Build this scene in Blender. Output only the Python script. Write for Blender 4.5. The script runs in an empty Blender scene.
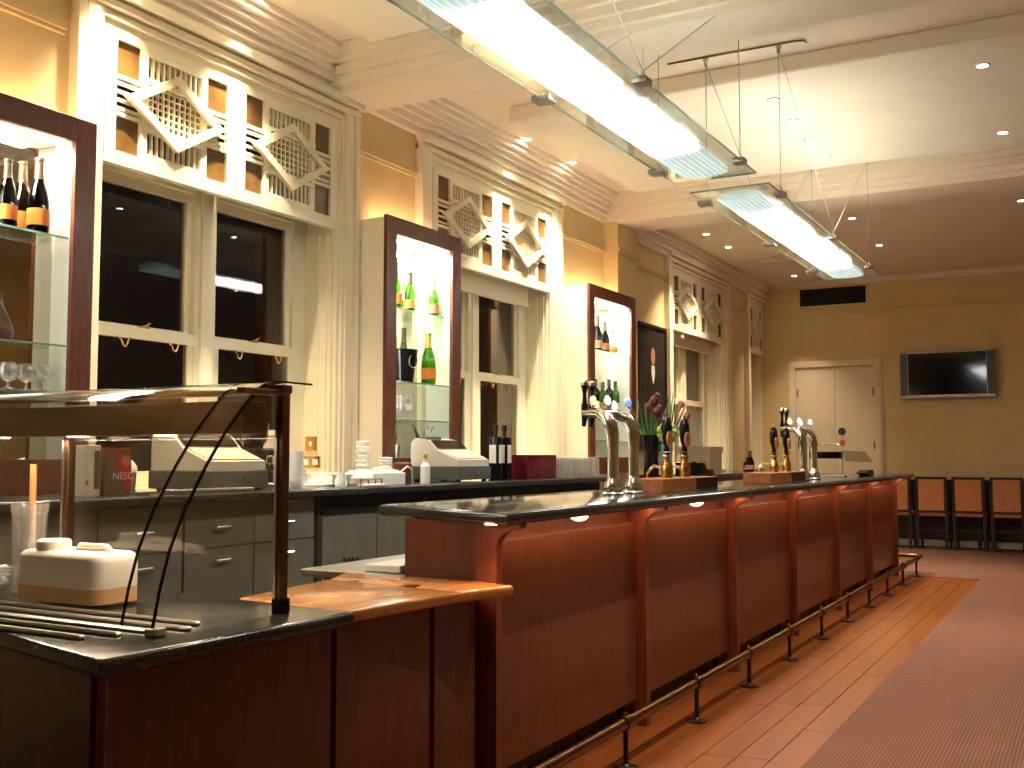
import bpy, bmesh, math, random
from mathutils import Vector, Matrix
random.seed(7)
S = bpy.context.scene
COL = S.collection
R = math.radians

# ------------------------------------------------------------------ camera, world, exposure
cam_d = bpy.data.cameras.new('camera'); cam = bpy.data.objects.new('camera', cam_d); COL.objects.link(cam)
cam_d.sensor_width = 36.0; cam_d.lens = 36.0 * 1050 / 1024; cam_d.clip_start = 0.05; cam_d.clip_end = 100
cam.location = (0, 0, 1.3)
cam.rotation_euler = (R(90 + 3.89), 0, R(29.17))
S.camera = cam
w = bpy.data.worlds.new('night'); S.world = w; w.use_nodes = True
w.node_tree.nodes['Background'].inputs[0].default_value = (0.02, 0.022, 0.03, 1)
w.node_tree.nodes['Background'].inputs[1].default_value = 0.06
S.view_settings.view_transform = 'Standard'; S.view_settings.look = 'None'
S.view_settings.exposure = 1.88; S.view_settings.gamma = 1.0; S.view_settings.use_curve_mapping = False
PENDANT_L = 9.0        # radiance of the hanging luminaires
SPOT_W = 46.0          # power of each ceiling spot
WALL_F = 3.9; WALK_F = 2.1   # the lamps washing the window wall and the walkway are stronger
WARM = (1.0, 0.80, 0.55)

# ------------------------------------------------------------------ materials
MATS = {}
def mat(name, col=(.8, .8, .8), rough=.5, metal=0., var=0., vscale=6., stretch=(1, 1, 1), bump=0., bscale=60., coat=0.,
        emit=None, estr=0., spec=.5, col2=None, trans=0., ior=1.45, detail=4.):
    m = bpy.data.materials.new(name); m.use_nodes = True
    nt = m.node_tree; b = nt.nodes['Principled BSDF']
    b.inputs['Base Color'].default_value = (*col, 1); b.inputs['Roughness'].default_value = rough
    b.inputs['Metallic'].default_value = metal; b.inputs['Coat Weight'].default_value = coat
    b.inputs['Coat Roughness'].default_value = .08
    b.inputs['Specular IOR Level'].default_value = spec; b.inputs['Transmission Weight'].default_value = trans; b.inputs['IOR'].default_value = ior
    if emit: b.inputs['Emission Color'].default_value = (*emit, 1); b.inputs['Emission Strength'].default_value = estr
    if var or bump or col2:
        tc = nt.nodes.new('ShaderNodeTexCoord'); mp = nt.nodes.new('ShaderNodeMapping'); mp.inputs['Scale'].default_value = stretch
        nt.links.new(tc.outputs['Object'], mp.inputs[0])
        nz = nt.nodes.new('ShaderNodeTexNoise'); nz.inputs['Scale'].default_value = vscale; nz.inputs['Detail'].default_value = detail
        nt.links.new(mp.outputs[0], nz.inputs[0])
        if var or col2:
            rp = nt.nodes.new('ShaderNodeValToRGB'); c2 = col2 or tuple(min(1, c * (1 + var)) for c in col)
            c1 = col if col2 else tuple(c * (1 - var) for c in col)
            rp.color_ramp.elements[0].color = (*c1, 1); rp.color_ramp.elements[0].position = .32
            rp.color_ramp.elements[1].color = (*c2, 1); rp.color_ramp.elements[1].position = .68
            nt.links.new(nz.outputs[0], rp.inputs[0]); nt.links.new(rp.outputs[0], b.inputs['Base Color'])
        if bump:
            n2 = nt.nodes.new('ShaderNodeTexNoise'); n2.inputs['Scale'].default_value = bscale; nt.links.new(mp.outputs[0], n2.inputs[0])
            bp = nt.nodes.new('ShaderNodeBump'); bp.inputs['Strength'].default_value = bump; bp.inputs['Distance'].default_value = .01
            nt.links.new(n2.outputs[0], bp.inputs['Height']); nt.links.new(bp.outputs[0], b.inputs['Normal'])
    MATS[name] = m
    return m
def glassmat(name, tint=(1, 1, 1), refl=1.0, base=.04, rough=.0, milk=0.):
    """thin architectural glass: tinted see-through with a Fresnel mirror on top"""
    m = bpy.data.materials.new(name); m.use_nodes = True; nt = m.node_tree
    for n in list(nt.nodes): nt.nodes.remove(n)
    out = nt.nodes.new('ShaderNodeOutputMaterial'); mx = nt.nodes.new('ShaderNodeMixShader')
    tr = nt.nodes.new('ShaderNodeBsdfTransparent'); gl = nt.nodes.new('ShaderNodeBsdfGlossy'); fr = nt.nodes.new('ShaderNodeLayerWeight'); fr.inputs[0].default_value = .5
    pw = nt.nodes.new('ShaderNodeMath'); pw.operation = 'POWER'; pw.inputs[1].default_value = 4.0; nt.links.new(fr.outputs['Facing'], pw.inputs[0])
    tr.inputs[0].default_value = (*tint, 1); gl.inputs[0].default_value = (1, 1, 1, 1); gl.inputs['Roughness'].default_value = rough
    mt = nt.nodes.new('ShaderNodeMath'); mt.operation = 'MULTIPLY_ADD'; mt.inputs[1].default_value = refl; mt.inputs[2].default_value = base; mt.use_clamp = True
    nt.links.new(pw.outputs[0], mt.inputs[0]); nt.links.new(mt.outputs[0], mx.inputs[0])
    nt.links.new(tr.outputs[0], mx.inputs[1]); nt.links.new(gl.outputs[0], mx.inputs[2]); nt.links.new(mx.outputs[0], out.inputs[0])
    if milk:
        df = nt.nodes.new('ShaderNodeBsdfTranslucent'); d2 = nt.nodes.new('ShaderNodeBsdfDiffuse'); ad = nt.nodes.new('ShaderNodeMixShader'); m2 = nt.nodes.new('ShaderNodeMixShader'); m2.inputs[0].default_value = milk
        nt.links.new(df.outputs[0], ad.inputs[1]); nt.links.new(d2.outputs[0], ad.inputs[2])
        nt.links.new(mx.outputs[0], m2.inputs[1]); nt.links.new(ad.outputs[0], m2.inputs[2]); nt.links.new(m2.outputs[0], out.inputs[0])
    MATS[name] = m
    return m
mat('wall', (.72, .56, .29), .8, var=.05, vscale=3, bump=.05, bscale=200)
mat('cream', (.86, .79, .60), .45, var=.03, vscale=4)
mat('creampanel', (.80, .69, .50), .5, var=.03, vscale=3)
mat('cabside', (.92, .84, .66), .5, var=.02, vscale=3)
mat('ceiling', (.86, .76, .63), .85, var=.03, vscale=2)
mat('ceilwhite', (.88, .80, .68), .85, var=.03, vscale=2)
mat('cherry', (.15, .047, .025), .30, var=.16, vscale=5, stretch=(9, 9, .7), spec=.45)
mat('cherrylight', (.19, .052, .024), .30, var=.25, vscale=5, stretch=(9, 9, .7))
mat('cabwood', (.16, .045, .022), .38, var=.25, vscale=8, stretch=(6, 6, 1))
mat('orangewood', (.62, .25, .07), .18, var=.18, vscale=4, stretch=(8, 1, 8), coat=.4)
mat('blockwood', (.42, .15, .05), .3, var=.25, vscale=5, stretch=(8, 1, 8))
mat('darkwood', (.025, .011, .008), .45, var=.2)
mat('granite', (.018, .018, .018), .10, col2=(.06, .058, .055), vscale=220, detail=2, spec=.4)
mat('granitefood', (.012, .012, .012), .16, col2=(.07, .068, .062), vscale=160, detail=2, spec=.6)
mat('black', (.012, .011, .012), .35)
mat('blackgloss', (.008, .008, .009), .12)
mat('void', (.006, .005, .005), .7)
mat('brass', (.78, .47, .16), .22, 1)
mat('bronze', (.20, .115, .065), .30, 1)
mat('chrome', (.82, .80, .77), .09, 1)
mat('steel', (.62, .60, .56), .28, 1, var=.05, vscale=10, stretch=(1, 20, 1))
mat('silver', (.40, .39, .38), .4, .6)
mat('greycab', (.17, .155, .115), .5, var=.06, vscale=3, stretch=(6, 6, 1))
mat('greydark', (.09, .10, .085), .5)
mat('registerlight', (.66, .62, .52), .5)
mat('keys', (.80, .74, .62), .5, col2=(.62, .42, .25), vscale=22)
mat('white', (.85, .83, .78), .4)
mat('whiteplastic', (.86, .80, .72), .45)
mat('peachliquid', (.75, .45, .22), .45)
mat('offpaper', (.80, .76, .68), .6)
mat('kraft', (.55, .42, .27), .7)
mat('red', (.55, .02, .015), .35)
mat('coffeebrown', (.16, .09, .05), .4)
mat('winebox', (.13, .012, .016), .12, coat=.5)
mat('tan', (.62, .24, .085), .6, var=.08, vscale=20)
mat('gold', (.80, .48, .12), .3, .7)
mat('orangelabel', (.85, .25, .04), .5)
mat('brownlabel', (.40, .17, .09), .5)
mat('foil', (.10, .07, .04), .35, .5)
mat('screen', (.006, .006, .008), .07)
mat('canvas', (.018, .013, .010), .55, var=.3, vscale=4)
mat('skin', (.50, .22, .11), .6)
mat('brick', (.13, .055, .025), .9, var=.3, vscale=12, stretch=(1, 1, 4))
mat('staff_floor', (.05, .04, .035), .6)
mat('leaf', (.06, .16, .03), .5, var=.3, vscale=10)
mat('lime', (.45, .55, .12), .6, var=.3, vscale=40)
mat('petal', (.12, .015, .02), .5)
mat('calla', (.42, .09, .04), .5)
mat('bluevase', (.10, .34, .50), .15)
mat('mirror', (.62, .58, .50), .02, 1)
mat('amber', (.15, .082, .024), .22, var=.25, vscale=9)
mat('lampglow', (1, 1, 1), .5, emit=(1, .86, .62), estr=30)
mat('puckglow', (1, 1, 1), .5, emit=(1, .72, .42), estr=3)
mat('cabglow', (1, 1, 1), .5, emit=(1, .97, .86), estr=6)
mat('uplightglow', (1, .7, .4), .5, emit=(1, .66, .44), estr=7)
mat('diffuser', (.9, .95, .95), .4, emit=(1.0, .985, .93), estr=PENDANT_L)
mat('diffuser_join', (.9, .95, .95), .4, emit=(.93, .98, .95), estr=PENDANT_L * .07)
mat('diffuser_end', (.75, .88, .86), .35, emit=(.72, .92, .90), estr=PENDANT_L * .016)
mat('badge_white', (.8, .85, .95), .3, emit=(.75, .85, 1), estr=1.6)
mat('badge_blue', (.05, .10, .35), .3, emit=(.10, .2, .8), estr=.5)
mat('badge_yellow', (.6, .6, .1), .3, emit=(.7, .75, .15), estr=.5)
mat('badge_teal', (.3, .6, .65), .3, emit=(.4, .8, .85), estr=.7)
mat('signblue', (.02, .03, .10), .4)
mat('signred', (.6, .10, .03), .4)
glassmat('pane', (.80, .78, .72), 1.1, .03)
glassmat('clear', (.93, .96, .94), 1.0, .02)
glassmat('shelf', (.90, .95, .90), 1.0, .06)
glassmat('sneeze', (.93, .91, .87), 1.0, .03)
glassmat('edgegreen', (.40, .75, .70), 1.0, .12, milk=.35)
glassmat('edgedark', (.10, .09, .07), 1.0, .06)
glassmat('tumbler', (.97, .97, .96), 1.0, .12, milk=.08)
glassmat('bottlegreen', (.20, .46, .04), 1.0, .05)
glassmat('bottledark', (.02, .03, .015), 1.0, .04)
glassmat('bottleclear', (.80, .82, .60), 1.0, .06)
glassmat('perspex', (.75, .74, .70), 1.0, .05)
def floor_mats():
    m = mat('plank', (.155, .045, .010), .36, col2=(.24, .075, .018), vscale=1.6, stretch=(5, .8, 1), spec=.3, detail=2); 
    c = bpy.data.materials.new('carpet'); c.use_nodes = True; nt = c.node_tree; b = nt.nodes['Principled BSDF']; b.inputs['Roughness'].default_value = .95
    b.inputs['Specular IOR Level'].default_value = .1
    tc = nt.nodes.new('ShaderNodeTexCoord'); wv = nt.nodes.new('ShaderNodeTexWave'); wv.bands_direction = 'X'; wv.inputs['Scale'].default_value = 20.0
    wv.inputs['Distortion'].default_value = .4; wv.inputs['Detail Scale'].default_value = 20
    nz = nt.nodes.new('ShaderNodeTexNoise'); nz.inputs['Scale'].default_value = 160
    rp = nt.nodes.new('ShaderNodeValToRGB'); rp.color_ramp.elements[0].color = (.115, .054, .038, 1); rp.color_ramp.elements[1].color = (.225, .114, .082, 1)
    mx = nt.nodes.new('ShaderNodeMix'); mx.inputs[0].default_value = .2
    nt.links.new(tc.outputs['Object'], wv.inputs[0]); nt.links.new(tc.outputs['Object'], nz.inputs[0])
    nt.links.new(wv.outputs['Fac'], mx.inputs[2]); nt.links.new(nz.outputs[0], mx.inputs[3]); nt.links.new(mx.outputs[0], rp.inputs[0])
    nt.links.new(rp.outputs[0], b.inputs['Base Color'])
    bp = nt.nodes.new('ShaderNodeBump'); bp.inputs['Strength'].default_value = .6; bp.inputs['Distance'].default_value = .006
    nt.links.new(mx.outputs[0], bp.inputs['Height']); nt.links.new(bp.outputs[0], b.inputs['Normal']); MATS['carpet'] = c
floor_mats()

# ------------------------------------------------------------------ mesh helpers
def NB(): return bmesh.new()
JIT = random.Random(11)
def B(bm, x0, x1, y0, y1, z0, z1):
    # hair-thin size differences keep neighbouring boxes from sharing a plane
    e = [min(abs(q) * .05, .0005) * JIT.random() for q in (x1 - x0, y1 - y0, z1 - z0)]
    if x1 < x0: x0, x1 = x1, x0
    if y1 < y0: y0, y1 = y1, y0
    x0 += e[0]; x1 -= e[0]; y0 += e[1]; y1 -= e[1]; z1 -= e[2]
    vs = [bm.verts.new((x, y, z)) for x in (x0, x1) for y in (y0, y1) for z in (z0, z1)]
    for f in ((0, 1, 3, 2), (4, 6, 7, 5), (0, 4, 5, 1), (2, 3, 7, 6), (0, 2, 6, 4), (1, 5, 7, 3)):
        bm.faces.new([vs[i] for i in f])
    return bm
def box(*a, bev=0, seg=2):
    bm = B(NB(), *a)
    if bev: bmesh.ops.recalc_face_normals(bm, faces=bm.faces); bmesh.ops.bevel(bm, geom=list(bm.edges), offset=bev, segments=seg, profile=.5, affect='EDGES')
    return bm
def prism(bm, poly, axis, a0, a1):
    """poly: 2d points; axis 0: (y,z) along x, 1: (x,z) along y, 2: (x,y) along z"""
    def P(p, a):
        return (a, p[0], p[1]) if axis == 0 else ((p[0], a, p[1]) if axis == 1 else (p[0], p[1], a))
    v0 = [bm.verts.new(P(p, a0)) for p in poly]; v1 = [bm.verts.new(P(p, a1)) for p in poly]
    bm.faces.new(v0); bm.faces.new(v1[::-1]); n = len(poly)
    for i in range(n): bm.faces.new([v0[i], v1[i], v1[(i + 1) % n], v0[(i + 1) % n]])
    return bm
def lathe(bm, prof, c=(0, 0, 0), n=20):
    rings = []
    for r, z in prof:
        if r < 1e-5: rings.append([bm.verts.new((c[0], c[1], c[2] + z))])
        else: rings.append([bm.verts.new((c[0] + r * math.cos(2 * math.pi * i / n), c[1] + r * math.sin(2 * math.pi * i / n), c[2] + z)) for i in range(n)])
    for a, b in zip(rings, rings[1:]):
        for i in range(n):
            j = (i + 1) % n
            if len(a) == 1 and len(b) == 1: continue
            if len(a) == 1: bm.faces.new([a[0], b[i], b[j]])
            elif len(b) == 1: bm.faces.new([a[i], a[j], b[0]])
            else: bm.faces.new([a[i], a[j], b[j], b[i]])
    return bm
def tube(bm, pts, r, n=10, cap=True):
    pts = [Vector(p) for p in pts]; rs = r if isinstance(r, (list, tuple)) else [r] * len(pts)
    rings = []; up = Vector((0, 0, 1)); prev = None
    for i, p in enumerate(pts):
        t = (pts[min(i + 1, len(pts) - 1)] - pts[max(i - 1, 0)]).normalized()
        if prev is None:
            a = t.cross(up);  a = a if a.length > 1e-3 else t.cross(Vector((1, 0, 0)))
        else: a = prev - t * prev.dot(t)
        a.normalize(); b = t.cross(a); prev = a
        rings.append([bm.verts.new(p + (a * math.cos(2 * math.pi * k / n) + b * math.sin(2 * math.pi * k / n)) * rs[i]) for k in range(n)])
    for A, C in zip(rings, rings[1:]):
        for k in range(n): bm.faces.new([A[k], A[(k + 1) % n], C[(k + 1) % n], C[k]])
    if cap: bm.faces.new(rings[0][::-1]); bm.faces.new(rings[-1])
    return bm
def ell(bm, c, r, n=14, m=9):
    prof = [(math.sin(math.pi * i / m), -math.cos(math.pi * i / m)) for i in range(m + 1)]
    b2 = NB(); lathe(b2, prof, n=n); bmesh.ops.scale(b2, vec=r, verts=b2.verts); bmesh.ops.translate(b2, vec=c, verts=b2.verts)
    me = bpy.data.meshes.new('tmp'); b2.to_mesh(me); bm.from_mesh(me); bpy.data.meshes.remove(me); b2.free(); return bm
def obj(name, bm, m, parent=None, smooth=False, off=None):
    if off is not None: bmesh.ops.translate(bm, vec=-Vector(off), verts=bm.verts)
    bmesh.ops.recalc_face_normals(bm, faces=bm.faces)
    me = bpy.data.meshes.new(name); bm.to_mesh(me); bm.free(); me.materials.append(MATS[m])
    if smooth:
        for p in me.polygons: p.use_smooth = True
        me.set_sharp_from_angle(angle=R(38))
    o = bpy.data.objects.new(name, me); COL.objects.link(o); o.parent = parent
    return o
def tag(o, label=None, cat=None, group=None, kind=None):
    for k, v in (('label', label), ('category', cat), ('group', group), ('kind', kind)):
        if v: o[k] = v
    return o
def thing(name, label, cat, loc=(0, 0, 0), group=None, kind=None):
    o = bpy.data.objects.new(name, None); COL.objects.link(o); o.location = loc; o.empty_display_size = .05
    return tag(o, label, cat, group, kind)
def root_loc(o):
    while o.parent: o = o.parent
    return o.location
def part(t, name, bm, m, smooth=False, label=None, kind=None):
    """geometry given in world coordinates, stored relative to the thing's base"""
    return tag(obj(name, bm, m, t, smooth, off=root_loc(t)), label, None, None, kind)
def lpart(t, name, bm, m, smooth=False, label=None, kind=None):
    return tag(obj(name, bm, m, t, smooth), label, None, None, kind)
def dup(o, loc=None, label=None, parent=None, rz=None, scale=None):
    c = o.copy(); COL.objects.link(c); c.parent = parent
    if loc is not None: c.location = loc
    if rz is not None: c.rotation_euler = (0, 0, rz)
    if scale is not None: c.scale = scale
    if label: c['label'] = label
    for ch in list(o.children): dup(ch, parent=c)
    return c
def piece(o, parent, loc):
    c = o.copy(); COL.objects.link(c); c.parent = parent; c.location = loc; return c
def light(name, kind, loc, energy, col, parent=None, size=.05, rot=(0, 0, 0), size_y=None, spot=100, blend=.6):
    d = bpy.data.lights.new(name, kind); d.energy = energy; d.color = col
    if kind == 'AREA':
        d.size = size
        if size_y: d.shape = 'RECTANGLE'; d.size_y = size_y
    else: d.shadow_soft_size = size
    if kind == 'SPOT': d.spot_size = R(spot); d.spot_blend = blend
    o = bpy.data.objects.new(name, d); COL.objects.link(o); o.location = loc; o.rotation_euler = rot; o.parent = parent
    return o

# ------------------------------------------------------------------ the room shell
XW = -4.566; YF = 16.2; YB = -3.2; XR = 5.2; ZC = 4.06
def struct(name, bm, m, label, cat='structure', smooth=False): return tag(obj(name, bm, m, None, smooth), label, cat, None, 'structure')
# floor: staff side slab, carpet, and the hardwood strip beside the bar
fl = struct('floor', B(NB(), XW - .3, XR, YB, YF, -.10, -.02), 'staff_floor', 'dark floor slab under the whole bar room', 'floor')
carpet = NB(); B(carpet, -1.13, XR, YB, 12.1, -.02, .004); B(carpet, XW, XR, 12.1, YF, -.02, .004)
obj('carpet', carpet, 'carpet', fl)
obj('sub_floor', B(NB(), XW, -2.06, YB, 12.1, -.02, 0), 'staff_floor', fl)
pl_w = (2.12 - 1.13) / 7
planks = []
for L in (1.45, 1.8, 1.1):
    planks.append((L, obj('plank', box(-pl_w / 2 + .0012, pl_w / 2 - .0012, 0, L - .003, -.018, 0, bev=.0015, seg=1), 'plank', fl)))
first = {L: True for L, _ in planks}
for i in range(7):
    y = -1.2 - random.random() * .9; x = -2.12 + pl_w * (i + .5)
    while y < 12.05:
        L, src = random.choice(planks)
        if y + L > 12.1:
            part_L = 12.1 - y
            obj('plank', box(-pl_w / 2 + .0012, pl_w / 2 - .0012, 0, part_L - .003, -.018, 0, bev=.0015, seg=1), 'plank', fl).location = (x, y, 0); break
        if first[L]: src.location = (x, y, 0); first[L] = False
        else: piece(src, fl, (x, y, 0))
        y += L
# walls
WIN = [(3.70, 5.655), (6.84, 8.88), (12.18, 14.22), (15.47, 16.19)]
ZS, ZH = 1.12, 3.60
wl = NB(); edges = [YB] + [v for a in WIN for v in a] + [YF]
for i in range(0, len(edges), 2): B(wl, XW - .5, XW, edges[i], edges[i + 1], 0, 4.3)
for a, b in WIN: B(wl, XW - .5, XW, a, b, ZH, 4.3); B(wl, XW - .5, XW, a, b, 0, ZS - .02)
wall_l = struct('wall_left', wl, 'wall', 'mustard painted wall with tall windows behind the bar', 'wall')
obj('pilaster', B(B(NB(), XW, -4.40, 10.19, 10.72, 3.0, 3.79), XW, -4.40, 10.40, 10.72, 0, 3.0), 'wall', wall_l)
wf = struct('wall_far', B(NB(), XW - .5, XR + .2, YF, YF + .2, 0, 4.3), 'wall', 'mustard end wall with double doors and television', 'wall')
struct('wall_right', B(NB(), XR, XR + .2, YB, YF, 0, 4.3), 'wall', 'mustard wall across the room from the bar', 'wall')
struct('wall_back', B(NB(), XW - .5, XR + .2, YB - .2, YB, 0, 4.3), 'wall', 'mustard wall behind the viewer', 'wall')
# picture rails
def rail_profile(bm, y0, y1, x, z):
    for dz, dx in ((0, .035), (-.022, .022), (.03, .02)): B(bm, x, x + dx, y0, y1, z + dz, z + dz + (.03 if dz >= 0 else .022))
pr = NB()
for a, b in ((YB, 3.46), (5.86, 6.62), (9.09, 10.19), (10.72, 11.98), (14.43, 15.27)): rail_profile(pr, a, b, XW, 3.47)
rail_profile(pr, 10.16, 10.75, -4.40, 3.47)
for dz, dy in ((0, .035), (-.022, .022), (.03, .02)): B(pr, XW, XR, YF - dy, YF, 3.45 + dz, 3.45 + dz + .025)
struct('trim_1', pr, 'wall', 'moulded picture rail running round the upper walls', 'trim')
sk = NB(); B(sk, XW, XR, YF - .025, YF, 0, .18); B(sk, XW, XR, YF - .035, YF, 0, .12)
struct('baseboard_far', sk, 'cream', 'cream skirting board along the end wall', 'baseboard')
# ceiling: upper surface, beams, dropped rafts, cornice
ce = struct('ceiling', B(NB(), XW - .5, XR, YB, YF, 4.10, 4.3), 'ceiling', 'cream panelled ceiling with beams and dropped panels', 'ceiling')
for y0, y1 in ((YB, 5.60), (6.02, 10.19)): obj('ceiling_border', B(NB(), XW, XR, y0, y1, ZC, 4.11), 'ceiling', ce)
obj('ceiling_border', B(NB(), XW, XR, 10.7, YF, 3.95, 4.11), 'ceiling', ce)
def beam(y0, y1, z):
    bm = NB(); B(bm, XW, XR, y0, y1, z, 4.11)
    for k, (d, h) in enumerate(((.04, .05), (.075, .11), (.115, .17), (.155, .225))):
        B(bm, XW, XR, y0 - d, y1 + d, z + h, 4.1)
    obj('beam', bm, 'ceiling', ce)
beam(5.58, 5.98, 3.77); beam(10.19, 10.72, 3.77)
for y0, y1 in ((-1.0, 5.30), (7.12, 9.72)):
    obj('dropped_panel', box(-4.0, 1.9, y0, y1, 3.94, ZC + .004, bev=.012, seg=1), 'ceilwhite', ce)
# moulded cornice above the windows (stepped run along the wall)
cn = NB()
for d, z0 in ((.05, 3.79), (.085, 3.845), (.12, 3.895), (.16, 3.94), (.20, 3.98), (.235, 4.02)):
    for y0, y1 in ((YB, 5.58), (5.98, 10.19)): B(cn, XW, XW + d, y0, y1, z0, ZC + .02)
for d, z0 in ((.05, 3.73), (.09, 3.79), (.13, 3.84), (.18, 3.89)):
    B(cn, XW, XW + d, 10.72, YF, z0, 3.97); B(cn, XW, XR, YF - d * .45, YF, 3.95 - (3.95 - z0) * .35, 3.97)
struct('trim_2', cn, 'ceiling', 'stepped plaster cornice along the top of the walls', 'trim')
# square ceiling air diffuser
t = thing('ceiling_diffuser', 'square white air diffuser in the ceiling near the far windows', 'vent', (-3.82, 13.85, 3.95))
bm = NB()
for s in (.30, .21, .12): B(bm, -s, s, -s, -s + .03, -.02, 0); B(bm, -s, s, s - .03, s, -.02, 0); B(bm, -s, -s + .03, -s, s, -.02, 0); B(bm, s - .03, s, -s, s, -.02, 0)
lpart(t, 'frame', bm, 'white'); lpart(t, 'backing', B(NB(), -.29, .29, -.29, .29, -.006, 0), 'offpaper')

# ------------------------------------------------------------------ windows with fretwork
XG = -4.835
def fret_meshes(wd, ht):
    """one fretwork shutter, local (y across, z up), returned as bmeshes: frame, lattice, diamond, panes"""
    fr = NB(); la = NB(); di = NB(); T0, T1 = -.028, 0
    def F(bm, u0, u1, v0, v1, x0=T0, x1=T1): B(bm, x0, x1, u0 * wd, u1 * wd, v0 * ht, v1 * ht)
    # outer frame and the stiles between openings
    sq = (.075, .245); sr = (.755, .925); tv = (.66, .93); bv = (.07, .34)
    F(fr, 0, 1, tv[1], 1); F(fr, 0, 1, 0, bv[0]); F(fr, 0, sq[0], bv[0], tv[1]); F(fr, sr[1], 1, bv[0], tv[1])
    F(fr, sq[1], .295, bv[0], tv[1]); F(fr, .705, sr[0], bv[0], tv[1])
    F(fr, sq[0], sq[1], bv[1], .37); F(fr, sq[0], sq[1], .63, tv[0]); F(fr, sr[0], sr[1], bv[1], .37); F(fr, sr[0], sr[1], .63, tv[0])
    F(fr, .295, .705, .885, tv[1]); F(fr, .295, .705, bv[0], .115)
    # slats: vertical through the middle, short horizontals each side
    n = 10; w_ = .41 / n
    for k in range(n + 1):
        u = .295 + k * w_; F(la, u - .0065, u + .0065, .115, .885, T0 + .004, T1 - .006)
    for k in range(7):
        v = .341 + k * .053; F(la, .295, .705, v - .006, v + .006, T0 + .006, T1 - .008)
    for k in range(4):
        v = .37 + (k + .5) * .065
        for a, b in (sq, sr): F(la, a, b, v - .012, v + .012, T0 + .004, T1 - .006)
    # stepped square frame behind the diamond
    for (u0, u1, v0, v1) in ((.255, .745, .285, .325), (.255, .745, .675, .715), (.255, .295, .325, .675), (.705, .745, .325, .675)): F(fr, u0, u1, v0, v1, T0, T1 + .010)
    # proud diamond
    def dm(s): return [(.5 - .36 * s, .5), (.5, .5 - .30 * s), (.5 + .36 * s, .5), (.5, .5 + .30 * s)]
    o_, i_ = dm(1.04), dm(.79)
    for k in range(4):
        q = [o_[k], o_[(k + 1) % 4], i_[(k + 1) % 4], i_[k]]
        prism(di, [(p[0] * wd, p[1] * ht) for p in q], 0, T1 + .002, T1 + .032)
    panes = [(a, c) for a in (sq, sr) for c in (bv, tv)]
    return fr, la, di, panes
FW, FH = .985, .71
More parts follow.
